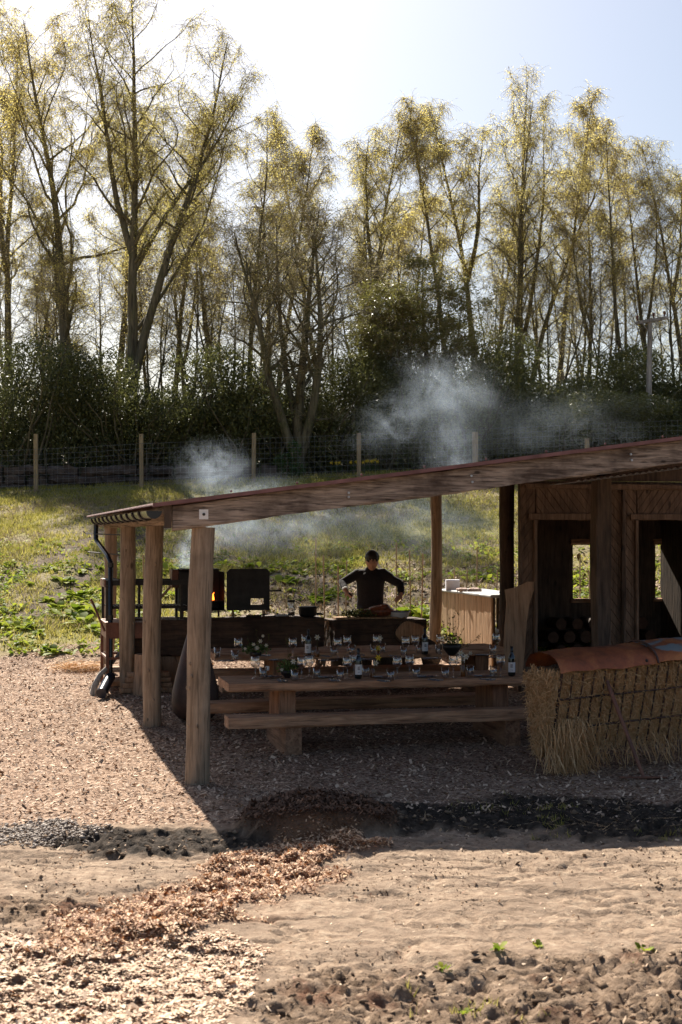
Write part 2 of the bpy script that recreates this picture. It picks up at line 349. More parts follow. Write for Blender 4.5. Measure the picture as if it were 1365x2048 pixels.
# ------------------------------------------------------------ ground
def G(x, y):
    x = np.asarray(x, float); y = np.asarray(y, float)
    g = .05*np.clip(y-15, 0, 6)
    t = np.clip(y-21, 0, 18.5)
    g = g + .193*t - .10*(1-np.exp(-np.clip(y-21, 0, 50)/1.5))*0
    g = g + np.clip(y-39.5, 0, 10)*.08
    g = g + sst(26, 39, y)*(np.clip(x, -12, 14)+2)*.045
    g = g*(1-.0*x)
    far = np.clip(y-70, 0, 800); g = g*(1-sst(60, 90, y)) + 2.0*sst(60, 90, y)
    return g
def zones(x, y):
    """albedo zones on the real ground: weights of chips, grass, dark soil, pale dirt, red chips, broad soil bed"""
    n = fbm(x*1.3, y*1.3, 5, 4)-.5; n2 = fbm(x*4, y*4, 9, 3)-.5
    ym = y + n*1.3 + n2*.35; xm = x + n*.9 + n2*.25
    pale = np.ones_like(x)
    # chips round the shelter: from the dirt track back to the field edge
    lim = 11.35 + .25*sst(-1, 1, x)
    chips = sst(lim-.15, lim+.2, ym)*(1-sst(21.6, 22.6, y + n*1.5))
    chips = chips*(1 - .0*x)
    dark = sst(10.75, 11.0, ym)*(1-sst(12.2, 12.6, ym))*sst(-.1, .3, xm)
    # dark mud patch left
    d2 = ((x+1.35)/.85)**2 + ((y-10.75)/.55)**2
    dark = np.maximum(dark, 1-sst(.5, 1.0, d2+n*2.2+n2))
    # foreground clods
    fore = np.zeros_like(x); c1 = ((x-.15)/.62)**2 + ((y-6.9)/.75)**2; fore = np.maximum(fore, 1-sst(.5, 1.2, c1+n*3+n2))
    c2 = (1-sst(7.1, 8.0, ym+n2*.8-.12*(x-.8)))*sst(.1, .8, xm); fore = np.maximum(fore, c2)
    c3 = ((x+2.0)/.7)**2 + ((y-8.7)/.35)**2; fore = np.maximum(fore, 1-sst(.3, 1.1, c3+n*3))
    # red chip ridge
    ax, ay, bx, by = -1.15, 8.3, -.15, 10.5
    t = np.clip(((x-ax)*(bx-ax)+(y-ay)*(by-ay))/((bx-ax)**2+(by-ay)**2), 0, 1)
    dist = np.hypot(x-ax-t*(bx-ax), y-ay-t*(by-ay)); wd = .66-.12*t+n*1.3
    red = 1-sst(wd*.35, wd*1.2, dist+n2*.45)
    # bottom left chips
    bl = (1-sst(7.5, 8.3, ym+.25*(x+1)))*(1-sst(-.85, -.3, xm)); bl = np.maximum(bl, 0)
    chipnear = bl
    # bark pile in the shade
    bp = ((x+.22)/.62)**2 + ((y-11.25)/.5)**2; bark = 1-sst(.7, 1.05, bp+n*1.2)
    grass = sst(21.8, 23.2, y+n*2.0)
    bed = sst(21.8, 22.6, y+n)*(1-sst(27.2, 28.5, y+n*3))*sst(-2.6, -1.2, x+n*2)
    tr1 = np.exp(-((x-(-6.5+.17*(y-26)))/.34)**2); tr2 = np.exp(-((x-(-5.1+.13*(y-26)))/.34)**2)
    track = np.clip(tr1+tr2, 0, 1)*sst(22, 25, y)*(1-sst(34, 38, y))*sst(-.5, -.15, n)
    patch = sst(-.02, .12, fbm(x*.8, y*.8, 41, 5)-.5)*sst(22, 24, y)
    patch = patch*(1-sst(36, 39, y)*.5)
    soil = np.clip(np.maximum(bed*.85, np.maximum(track*.9, patch*.6)), 0, 1)
    # leaf litter bank behind the fence
    litter = sst(39.3, 39.8, y)
    return dict(chips=chips, dark=np.clip(dark, 0, 1)*(1-bark), red=np.clip(red, 0, 1)*(1-bark), near=np.clip(chipnear, 0, 1), bark=bark, grass=grass, soil=soil, litter=litter, fore=fore, track=np.clip(track*1.3, 0, 1))
def GZ(x, y, z=None):
    x = np.atleast_1d(np.asarray(x, float)); y = np.atleast_1d(np.asarray(y, float))
    z = z or zones(x, y); g = G(x, y)
    near = 1-sst(16, 24, y)
    fine = fbm(x*9, y*9, 21, 4)-.5; mid = fbm(x*2.2, y*2.2, 31, 4)-.5; ff = fbm(x*26, y*26, 51, 2)-.5
    g = g + near*(mid*.05 + fine*.022)
    ridg = 1-np.abs(fbm(x*5, y*6.5, 71, 4)*2-1)*2.2
    g = g + np.maximum(z['dark']*.8, z['fore']*.8)*(fine*.10 + mid*.07 + (np.clip(ridg, -1, 1))*.022 + ff*.04 - np.clip(1-np.abs(fbm(x*7, y*8, 95, 4)*2-1)*6, 0, 1)*.05)*near
    # tyre-pressed creases in the pale dirt
    cr = np.clip(1-np.abs(fbm(x*1.6+y*.6, y*3.4, 81, 4)*2-1)*9, 0, 1)
    cr2 = np.clip(1-np.abs(fbm(x*5+y*1.5, y*9, 83, 4)*2-1)*7, 0, 1)*(fbm(x*1.5, y*1.5, 85, 2) > .47)
    g = g - (cr*.030+cr2*.016)*(1-z['chips'])*(1-z['dark'])*near
    g = g + z['red']**1.5*(.015 + fine*.06 + mid*.15) + z['bark']*(.20*(1-((x+.22)/.75)**2*.7) + fine*.05).clip(0, 1) + z['near']*(.02+fine*.03)
    g = g + sst(22, 25, y)*(mid*.09+fine*.03)*(1-sst(60, 80, y))
    g = g - z['track']*(.07+fine*.08)
    return g
def gz(x, y): return float(GZ([x], [y])[0])

xs = np.concatenate([np.array([-900,-500,-250,-120,-70,-45,-32,-25]), np.arange(-21, -6, .3), np.arange(-6, -3.6, .06), np.arange(-3.6, 3.6, .024), np.arange(3.6, 7, .07), np.arange(7, 22, .3), np.array([25,32,45,70,120,250,500,900])])
ys = np.concatenate([np.array([-400,-150,-60,-25,-10,-3,1,3,4.5,5.4]), np.arange(6.0, 12.6, .022), np.arange(12.6, 24, .07), np.arange(24, 46, .16), np.arange(46, 75, 2), np.array([85,110,160,260,450,900,1500])])
X, Y = np.meshgrid(xs, ys); xf, yf = X.ravel(), Y.ravel()
Z = zones(xf, yf); zf = GZ(xf, yf, Z); nx, ny = len(xs), len(ys)
i = np.arange(nx*ny).reshape(ny, nx)
F = np.stack([i[:-1,:-1].ravel(), i[:-1,1:].ravel(), i[1:,1:].ravel(), i[1:,:-1].ravel()], 1)
m, nt, b = newmat('ground_surface'); L = nt.links.new
geo = N(nt, 'ShaderNodeTexCoord'); P = geo.outputs['Object']
def noise(sc, det=6, rough=.6, dist=0, vec=None):
    n = N(nt, 'ShaderNodeTexNoise', i={'Scale': sc, 'Detail': det, 'Roughness': rough, 'Distortion': dist}); L(vec or P, n.inputs['Vector']); return n.outputs[0]
def attr(nm): return N(nt, 'ShaderNodeAttribute', attribute_name=nm).outputs['Fac']
nA, nB, nC, nD = noise(2.2, 8), noise(14, 8, .65), noise(60, 6, .7), noise(.7, 5)
vo = N(nt, 'ShaderNodeTexVoronoi', i={'Scale': 38}); L(P, vo.inputs['Vector'])
pale = ramp(nt, nB, [(.3, (.19, .128, .086)), (.5, (.33, .235, .162)), (.7, (.46, .35, .25))])
pale = mix(nt, ramp(nt, nA, [(.42, (0, 0, 0)), (.62, (.6, .6, .6))]), pale, (.17, .12, .085))
pale = mix(nt, ramp(nt, noise(5.5, 10, .75, 1.2), [(.34, (.85, .85, .85)), (.43, (0, 0, 0))]), pale, (.09, .062, .044))
chipc = ramp(nt, vo.outputs['Color'], [(.15, (.12, .065, .04)), (.45, (.31, .20, .135)), (.8, (.50, .36, .26))])
chipc = mix(nt, .5, chipc, ramp(nt, nC, [(.3, (.45, .42, .4)), (.7, (1.2, 1.15, 1.1))]), 'MULTIPLY')
chipc = mix(nt, ramp(nt, nA, [(.45, (0, 0, 0)), (.7, (.5, .5, .5))]), chipc, (.12, .072, .045))
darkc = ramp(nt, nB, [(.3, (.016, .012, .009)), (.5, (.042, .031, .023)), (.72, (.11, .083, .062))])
trackc = ramp(nt, nB, [(.3, (.05, .036, .024)), (.7, (.20, .145, .10))])
forec = ramp(nt, nB, [(.32, (.075, .048, .030)), (.5, (.21, .143, .095)), (.68, (.36, .26, .18))])
forec = mix(nt, ramp(nt, nA, [(.55, (0, 0, 0)), (.68, (.8, .8, .8))]), forec, (.13, .055, .03))
redc = ramp(nt, nC, [(.3, (.09, .035, .016)), (.7, (.34, .17, .09))])
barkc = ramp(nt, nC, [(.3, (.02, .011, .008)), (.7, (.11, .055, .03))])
grassc = ramp(nt, nB, [(.25, (.09, .09, .02)), (.5, (.26, .235, .06)), (.75, (.44, .36, .15))])
grassc = mix(nt, ramp(nt, nD, [(.35, (0, 0, 0)), (.7, (.7, .7, .7))]), grassc, (.19, .17, .06))
soilc = ramp(nt, nB, [(.3, (.08, .056, .038)), (.55, (.26, .195, .135)), (.75, (.44, .35, .26))])
litc = ramp(nt, nB, [(.3, (.03, .022, .014)), (.7, (.13, .09, .06))])
col = pale
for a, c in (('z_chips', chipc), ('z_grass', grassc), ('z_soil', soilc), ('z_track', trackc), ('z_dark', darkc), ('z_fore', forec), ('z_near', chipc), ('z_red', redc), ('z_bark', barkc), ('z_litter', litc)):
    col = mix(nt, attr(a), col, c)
L(col, b.inputs['Base Color']); b.inputs['Roughness'].default_value = .95; b.inputs['Specular IOR Level'].default_value = .15
ma = N(nt, 'ShaderNodeMath', operation='MULTIPLY_ADD', i={1: .35}); L(nC, ma.inputs[0]); L(nB, ma.inputs[2])
bp = N(nt, 'ShaderNodeBump', i={'Strength': .9, 'Distance': .03}); L(ma.outputs[0], bp.inputs['Height']); L(bp.outputs[0], b.inputs['Normal'])
me = np_mesh('ground', np.stack([xf, yf, zf], 1), F, m, True)
for k, v in Z.items():
    a = me.attributes.new('z_'+k, 'FLOAT', 'POINT'); a.data.foreach_set('value', v.astype(np.float32))
tag(obj('ground', me), None, None, kind='structure')

# ------------------------------------------------------------ scatter of small flat pieces
def scatter(name, n, bx, wfun, size, mat, label, cat, seed, asp=(.16, .75), tilt=.5, thick=0, lift=.006, box=False, zoff=None, blobs=False):
    rg = np.random.default_rng(seed)
    x = rg.uniform(bx[0], bx[1], n*4); y = rg.uniform(bx[2], bx[3], n*4)
    wgt = wfun(x, y); k = rg.random(n*4) < wgt; x = x[k][:n]; y = y[k][:n]; n = len(x)
    z = GZ(x, y) + lift*rg.random(n)
    if zoff is not None: z = z + zoff(rg, n)
    s = (size[0]+(size[1]-size[0])*rg.random(n)**(3.5 if blobs else 1.6))*rg.uniform(.6, 1.25, n); a = rg.uniform(*asp, n); th = rg.uniform(0, 2*np.pi, n)
    tx = rg.normal(0, tilt, n); ty = rg.normal(0, tilt, n); tint = np.clip(rg.beta(1.1, .9, n), 0, 1)
    cx, sx = np.cos(th), np.sin(th)
    if blobs:
        base = np.array([(0,0,-1),(1,0,0),(.3,.95,0),(-.8,.6,0),(-.8,-.6,0),(.3,-.95,0),(0,0,1)], float)
        fs = [(0,2,1),(0,3,2),(0,4,3),(0,5,4),(0,1,5),(6,1,2),(6,2,3),(6,3,4),(6,4,5),(6,5,1)]
        P = base[None]*np.stack([s, s*a, s*a*.7], 1)[:, None, :]*rg.uniform(.55, 1.3, (n, 7, 1))
    else:
        base = np.array([(-.5,-.5,0),(.55,-.35,.06),(.5,.5,0),(-.45,.4,.05)], float); fs = [(0,1,2,3)]
        P = base[None]*np.stack([s, s*a, s], 1)[:, None, :]*rg.uniform(.7, 1.3, (n, 4, 1))
    q = len(base)
    Pz = P[..., 2] + P[..., 0]*tx[:, None] + P[..., 1]*ty[:, None]
    if not blobs: Pz = Pz - Pz.min(1, keepdims=True)*.8
    Px = P[..., 0]*cx[:, None] - P[..., 1]*sx[:, None]; Py = P[..., 0]*sx[:, None] + P[..., 1]*cx[:, None]
    V = np.stack([Px+x[:, None], Py+y[:, None], Pz+z[:, None]], 2).reshape(-1, 3)
    F = (np.array(fs)[None] + (np.arange(n)*q)[:, None, None]).reshape(-1, len(fs[0]))
    me = np_mesh(name, V, F, mat, blobs, np.repeat(tint, q))
    return tag(obj(name, me), label, cat, kind='stuff')
zz = lambda k, lo=.3: (lambda x, y: np.where(zones(x, y)[k] > lo, zones(x, y)[k], 0))
fr = lambda x, y, mgn=.3: (np.abs(x) < .245*y+mgn)
scatter('wood_chips', 42000, (-2.2, 0, 6.4, 9.0), lambda x, y: zz('near')(x, y)*fr(x, y), (.009, .036), M['redchip'], 'large pale fresh wood chips spread at the bottom left corner', 'wood chips', 1, tilt=.22)
scatter('red_wood_chips', 26000, (-2.1, .4, 7.4, 11), zz('red'), (.010, .030), M['redchip2'], 'reddish fresh wood chips heaped in a low sunlit ridge', 'wood chips', 2, tilt=.4, lift=.02)
scatter('bark_chips', 8000, (-1.2, .8, 10.4, 12.2), zz('bark'), (.012, .032), M['darkchip'], 'dark brown bark chips in a shaded heap before the shelter', 'bark chips', 3, tilt=.45, lift=.02)
scatter('bark_mulch', 46000, (-5.6, 3.6, 11.2, 22.6), lambda x, y: zz('chips')(x, y)*fr(x, y)*np.where(x < -.5, 1, .6), (.016, .042), M['chip'], 'pinkish brown wood mulch covering the ground round the shelter', 'mulch', 4, tilt=.35)
scatter('scattered_chips', 1500, (-2.3, 2.6, 6.5, 11.3), lambda x, y: fr(x, y)*.25*(1-zones(x, y)['dark']*.5), (.010, .028), M['redchip'], 'loose pale chips scattered thinly over the bare dirt', 'wood chips', 5)
scatter('soil_clods', 3000, (-2.6, 3.2, 6.3, 12.6), lambda x, y: np.maximum(zz('dark', .4)(x, y)*.7, zz('fore', .3)(x, y))*fr(x, y), (.004, .038), M['clod'], 'dark crumbly clods of dug soil on the churned ground', 'soil', 6, asp=(.6, .95), blobs=True, tilt=.2)
scatter('dirt_crumbs', 5000, (-2.5, 3.2, 6.5, 11.0), lambda x, y: fr(x, y)*(fbm(x*1.2, y*1.2, 19, 3) > .46)*.6, (.003, .016), M['clod'], 'small dirt crumbs lying on the dry pale track', 'soil', 7, asp=(.6, .95), blobs=True)
pebw = lambda x, y: np.clip(1.3-(((x+2.35)/.62)**2+((y-11.0)/.5)**2)-.5*fbm(x*3, y*3, 77, 3), 0, 1)*1.0
scatter('pebbles', 1500, (-3.0, -1.5, 10.2, 11.7), pebw, (.014, .03), M['pebble'], 'pale grey pebbles in a patch beside the mud', 'gravel', 8, asp=(.65, .95), blobs=True, tilt=.1, lift=.02)
scatter('garden_litter', 9000, (-3.5, 7, 21.5, 29), lambda x, y: zz('soil', .2)(x, y)*fr(x, y, .5), (.03, .09), M['chip'], 'dry leaves and sticks littering the vegetable bed', 'leaf litter', 9, tilt=.5)

# grass blades
def blades(name, n, bx, wfun, h, wd, mat, label, cat, seed, per=5, lean=.5, spread=.05):
    rg = np.random.default_rng(seed)
    x = rg.uniform(bx[0], bx[1], n*4); y = rg.uniform(bx[2], bx[3], n*4)
    k = rg.random(n*4) < wfun(x, y); x = x[k][:n]; y = y[k][:n]; n = len(x)
    x = np.repeat(x, per) + rg.normal(0, spread, n*per); y = np.repeat(y, per) + rg.normal(0, spread, n*per); n *= per
    z = GZ(x, y); hh = rg.uniform(h[0], h[1], n); th = rg.uniform(0, np.pi, n); w_ = wd*rg.uniform(.6, 1.3, n)
    lx = rg.normal(0, lean, n)*hh; ly = rg.normal(0, lean, n)*hh; c, s_ = np.cos(th)*w_/2, np.sin(th)*w_/2
    V = np.stack([np.stack([x-c, y-s_, z-.01], 1), np.stack([x+c, y+s_, z-.01], 1), np.stack([x+lx, y+ly, z+hh], 1)], 1).reshape(-1, 3)
    F = np.arange(3*n).reshape(-1, 3)
    return tag(obj(name, np_mesh(name, V, F, mat, False, np.repeat(rg.random(n), 3))), label, cat, kind='stuff')
gw = lambda x, y: fr(x, y, 1)*zones(x, y)['grass']*(1-zones(x, y)['soil'])*(.35+.65*(fbm(x*.8, y*.8, 61, 3) > .45))
blades('grass', 22000, (-12, 12, 22, 40), gw, (.03, .11), .022, M['grass'], 'short spring grass covering the rising field', 'grass', 11)
blades('dry_grass', 5000, (-9, 9, 23, 40), lambda x, y: fr(x, y, 1)*(fbm(x*.7, y*.7, 63, 3) > .52)*(1-zones(x, y)['track']), (.05, .16), .016, M['drygrass'], 'bleached dead grass stalks among the green field', 'dry grass', 12, lean=1.0)
blades('straw_litter', 700, (-.5, 3.6, 10.9, 14.5), lambda x, y: fr(x, y)*sst(-.6, 1.2, x)*.8, (.004, .02), .008, M['hay'], 'loose straws strewn on the mulch below the hay rack', 'straw', 13, per=2, lean=9)
blades('turf_tufts', 260, (-.5, 3, 6.6, 12.6), lambda x, y: ((fbm(x*2, y*2, 91, 2) > .62) & (np.maximum(zones(x, y)['dark'], zones(x, y)['fore']) > .3)).astype(float), (.02, .06), .008, M['grass'], 'small green grass tufts poking from dark soil', 'grass', 14, per=8, spread=.02)

def cover(name, n, bx, wfun, size, mat, label, cat, seed):
    rg = np.random.default_rng(seed); x = rg.uniform(bx[0], bx[1], n*5); y = rg.uniform(bx[2], bx[3], n*5)
    k = rg.random(n*5) < wfun(x, y); x = x[k][:n]; y = y[k][:n]; n = len(x); z = GZ(x, y)+rg.uniform(.01, .09, n)
    a = rg.uniform(0, 6.28, n); e = rg.uniform(.1, 1.0, n); s_ = rg.uniform(*size, n); d = np.stack([np.cos(a)*np.cos(e), np.sin(a)*np.cos(e), np.sin(e)], 1); sd = np.stack([-np.sin(a), np.cos(a), 0*a], 1)
    c = np.stack([x, y, z], 1); s1 = s_[:, None]
    V = np.stack([c-d*s1*.5, c+sd*s1*.28+d*s1*.05, c+d*s1*.5-[0, 0, .02], c-sd*s1*.28+d*s1*.05], 1).reshape(-1, 3)
    return tag(obj(name, np_mesh(name, V, np.arange(4*n).reshape(-1, 4), mat, False, np.repeat(rg.random(n), 4))), label, cat, kind='stuff')
cover('ground_cover', 9000, (-9, 8, 21.8, 31), lambda x, y: fr(x, y, .6)*(fbm(x*1.1, y*1.1, 44, 4) > .53)*(1-sst(26, 31, y)*.85), (.05, .16), M['broad'], 'low broad leaved weeds and green cover around the vegetable bed', 'weeds', 21)
# ------------------------------------------------------------ trees
M['twig'] = plain('twig_bark', (.30, .24, .11), .7)  # lightened yellow-green: the backlit look is put into the twig colour
def tubes_np(paths, rads, n, rg=None):
    """many polylines of equal point count k: paths (m,k,3), rads (m,k)"""
    P = np.asarray(paths, float); r = np.asarray(rads, float); m_, k = r.shape
    d = np.gradient(P, axis=1); d /= np.linalg.norm(d, axis=2, keepdims=True)+1e-9
    ref = np.where(np.abs(d[:, :1, 2:3]) > .85, np.array([[[1., 0, 0]]]), np.array([[[0, 0, 1.]]]))
    ref = np.broadcast_to(ref, d.shape)
    a = np.cross(d, ref); a /= np.linalg.norm(a, axis=2, keepdims=True)+1e-9; b_ = np.cross(d, a)
    th = 2*np.pi*np.arange(n)/n
    V = P[:, :, None, :] + r[:, :, None, None]*(a[:, :, None, :]*np.cos(th)[None, None, :, None] + b_[:, :, None, :]*np.sin(th)[None, None, :, None])
    idx = np.arange(m_*k*n).reshape(m_, k, n)
    F = np.stack([idx[:, :-1, :], np.roll(idx, -1, 2)[:, :-1, :], np.roll(idx, -1, 2)[:, 1:, :], idx[:, 1:, :]], -1).reshape(-1, 4)
    return V.reshape(-1, 3), F
def path(rg, p, d, L_, k, up, wob):
    pts = [np.array(p, float)]; d = np.array(d, float); d /= np.linalg.norm(d)
    for i in range(k-1):
        d = d + np.array([0, 0, up[0]+(up[1]-up[0])*i/(k-1)])/(k-1)*2 + rg.normal(0, wob, 3); d /= np.linalg.norm(d)
        pts.append(pts[-1] + d*L_/(k-1))
    return np.array(pts)
def lerp_path(P, t):
    k = len(P)-1; i = min(int(t*k), k-1); f = t*k-i; return P[i]*(1-f)+P[i+1]*f, (P[i+1]-P[i])
def leaves_np(rg, C, size, n_dir=None, asp=.6):
    n = len(C); a = rg.normal(0, 1, (n, 3)); a /= np.linalg.norm(a, axis=1, keepdims=True)
    b_ = np.cross(a, rg.normal(0, 1, (n, 3))); b_ /= np.linalg.norm(b_, axis=1, keepdims=True)
    s = size*rg.uniform(.6, 1.3, (n, 1)); a = a*s; b_ = b_*s*asp
    V = np.stack([C-a*.5, C+b_*.5, C+a*.5, C-b_*.5], 1).reshape(-1, 3)
    return V, np.arange(4*n).reshape(-1, 4)
def cat_mesh(parts):
    Vs, Fs, o = [], [], 0
    for V, F in parts: Vs.append(V); Fs.append(F+o); o += len(V)
    return np.concatenate(Vs), np.concatenate(Fs)
def make_tree(seed, H=18, cb=.35, cw=6, r0=.22, n1=20, lean=(0, 0), droop=1.0, forks=(), leafn=16000, lsize=.065, twigs=2600, twl=(.5, 1.2), mat='birch', ang=(25, 50), topw=.55, gnarl=.05, low=0):
    rg = np.random.default_rng(seed); K = 14
    wood_p = []
    trunks = []
    tp = path(rg, (0, 0, -.4), (lean[0], lean[1], 1), H+.4, K, (.1, .15), .03)
    trunks.append((tp, np.linspace(1, .06, K)**1.05*r0, 1.0, cb))
    for (t, az, inc, lf, rf) in forks:
        p, d = lerp_path(tp, t); az = math.radians(az); inc = math.radians(inc)
        fp = path(rg, p, (math.cos(az)*math.sin(inc), math.sin(az)*math.sin(inc), math.cos(inc)), H*lf, K, (.35, .25), .05)
        trunks.append((fp, np.linspace(1, .08, K)*r0*rf, lf, .3))
    L1, L2 = [], []
    for tp_, rr, wgt, cb_ in trunks:
        wood_p.append(tubes_np([tp_], [rr], 8))
        nb = int(n1*wgt**.7)
        for i in range(nb):
            t = cb_+(.97-cb_)*(i+rg.random()*.8)/nb; p, d = lerp_path(tp_, t)
            az = i*2.4+rg.uniform(-.5, .5); inc = math.radians(rg.uniform(*ang)+(1-t)*15)
            shape = (math.sin(math.pi*min(1, max(0, (t-cb_)/(1-cb_)))**.8)*.75+.32) if topw < .9 else 1
            ln = cw*.62*wgt**.5*shape*rg.uniform(.7, 1.2)*(1 if t > .55 else 1.1)
            b1 = path(rg, p, (math.cos(az)*math.sin(inc), math.sin(az)*math.sin(inc), math.cos(inc)), ln, 9, (.45, -.25*droop), .10+gnarl)
            r1 = max(.014, np.interp(t, np.linspace(0, 1, K), rr)*.5); L1.append((b1, np.linspace(1, .25, 9)*r1, ln))
        for i in range(low):
            t = rg.uniform(.15, cb_); p, d = lerp_path(tp_, t); az = rg.uniform(0, 6.28)
            b1 = path(rg, p, (math.cos(az), math.sin(az), .3), rg.uniform(1, 2.6), 9, (.2, -.3), .2); L1.append((b1, np.linspace(1, .25, 9)*.03, 1.5))
    wood_p.append(tubes_np([x[0] for x in L1], [x[1] for x in L1], 5))
    for b1, r1, ln in L1:
        for j in range(7):
            t = rg.uniform(.22, 1) if j else 1.0; p, d = lerp_path(b1, min(t, .999)); d = d/np.linalg.norm(d)
            dd = d*.8 + rg.normal(0, .55, 3) + np.array([0, 0, .15]); l2 = ln*rg.uniform(.22, .5)
            L2.append((path(rg, p, dd, l2, 6, (.2, -.7*droop), .14+gnarl), np.linspace(1, .3, 6)*max(.006, r1[4]*.40), l2))
    wood_p.append(tubes_np([x[0] for x in L2], [x[1] for x in L2], 4))
    L2p = np.array([x[0] for x in L2]); L2l = np.array([x[2] for x in L2])
    # twigs
    pi_ = rg.choice(len(L2p), twigs, p=L2l/L2l.sum()); ti = rg.uniform(.15, .999, twigs)*5; i0 = ti.astype(int); f = (ti-i0)[:, None]
    st = L2p[pi_, i0]*(1-f) + L2p[pi_, i0+1]*f
    d = rg.normal(0, 1, (twigs, 3)); d[:, 2] = d[:, 2]*.6+.2-.35*droop; d /= np.linalg.norm(d, axis=1, keepdims=True)
    tl = rg.uniform(*twl, twigs)[:, None]; pts = [st]
    for q in range(4):
        d = d + rg.normal(0, .16, (twigs, 3)) - np.array([0, 0, .42*droop]); d /= np.linalg.norm(d, axis=1, keepdims=True); pts.append(pts[-1]+d*tl/4)
    TP = np.stack(pts, 1); wood_tw = tubes_np(TP, np.tile(np.linspace(.006, .003, 5), (twigs, 1)), 3)
    V, F = cat_mesh(wood_p); trunk = np_mesh('trunk', V, F, M['bark_tree'], True)
    ci = rg.integers(0, twigs, leafn); ct = rg.uniform(0, 3.999, leafn); j0 = ct.astype(int); f = (ct-j0)[:, None]
    C = TP[ci, j0]*(1-f)+TP[ci, j0+1]*f + rg.normal(0, .07, (leafn, 3))
    LV, LF = leaves_np(rg, C, lsize)
    V, F = cat_mesh([(LV, LF), wood_tw]); tt = np.clip(np.repeat(.55*(C[:, 2]/H)+rg.uniform(0, .5, leafn), 4), 0, 1)  # tint rises with height: sunlit crown tops painted lighter and golder
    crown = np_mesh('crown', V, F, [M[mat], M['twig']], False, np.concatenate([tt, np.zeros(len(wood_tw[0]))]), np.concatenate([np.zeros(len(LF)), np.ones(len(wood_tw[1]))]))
    return trunk, crown
def put_tree(name, meshes, px, Y, label, cat, group, sc=(1, 1, 1), rz=0):
    x = (px-682.5)/FPX*Y; z = gz(x, Y)-.05
    t = thing(name, label, cat, (x, Y, z), rz, group); t.scale = sc
    obj('trunk', meshes[0], t); obj('crown', meshes[1], t); return t
def top_h(px, py, Y):   # height of a tree at depth Y whose top shows at py
    x = (px-682.5)/FPX*Y; return at(px, py, Y).z - gz(x, Y)
BG = 'birch trees along the back of the field'
T1 = make_tree(11, 19, .24, 6.4, .30, 26, (-.07, 0), .8, leafn=34000, twigs=7000, low=6, ang=(25, 60), twl=(.4, 1.0), lsize=.055)
T2 = make_tree(12, 21, .42, 6.2, .30, 26, (-.01, 0), .7, forks=((.20, 0, 8, .72, .72), (.42, 10, 34, .42, .45), (.45, 165, 22, .5, .5), (.30, 15, 36, .50, .28)), leafn=42000, twigs=9500, twl=(.4, 1.0), lsize=.055)
T3 = make_tree(13, 17, .45, 3.9, .19, 22, (.02, 0), .8, forks=((.5, 200, 14, .42, .6),), leafn=17000, twigs=3900, twl=(.3, .9), ang=(20, 45), lsize=.055)
T4 = make_tree(14, 17, .50, 3.0, .16, 19, (-.01, 0), .8, leafn=12000, twigs=3000, twl=(.3, .9), ang=(20, 45), lsize=.055)
T5 = make_tree(15, 18, .38, 4.4, .20, 24, (.02, 0), .7, forks=((.06, 180, 6, .85, .8), (.1, 350, 7, .8, .75), (.3, 10, 16, .6, .6)), leafn=28000, twigs=6500, twl=(.3, .9), ang=(18, 45), lsize=.055)
T6 = make_tree(16, 15, .42, 3.0, .14, 16, (.04, 0), .7, forks=((.4, 190, 18, .5, .6),), leafn=8000, twigs=2600, twl=(.3, .9), ang=(22, 48), lsize=.05)
T7 = make_tree(17, 13, .50, 2.0, .10, 12, (0, 0), .7, leafn=1800, twigs=800, twl=(.3, .7), ang=(20, 45), lsize=.06)
T8 = make_tree(18, 8.8, .2, 4.0, .20, 20, (.03, 0), .2, forks=((.08, 200, 20, .85, .8), (.10, 340, 20, .9, .8), (.15, 90, 14, .85, .6)), leafn=6000, lsize=.05, twigs=3200, twl=(.3, .8), mat='bud', ang=(25, 65), gnarl=.10)
T9 = make_tree(19, 9.0, .10, 3.4, .15, 24, (0, 0), .4, forks=((.06, 200, 16, .8, .6), (.08, 340, 16, .8, .6)), leafn=36000, lsize=.08, twigs=4600, twl=(.3, .8), mat='shrub', ang=(30, 65))
T10 = make_tree(29, 9.5, .2, 4.2, .10, 22, (.05, 0), .3, forks=((.1, 200, 18, .85, .8), (.12, 340, 16, .9, .8)), leafn=2600, lsize=.05, twigs=1500, twl=(.4, .9), mat='birch', ang=(25, 60), gnarl=.10)
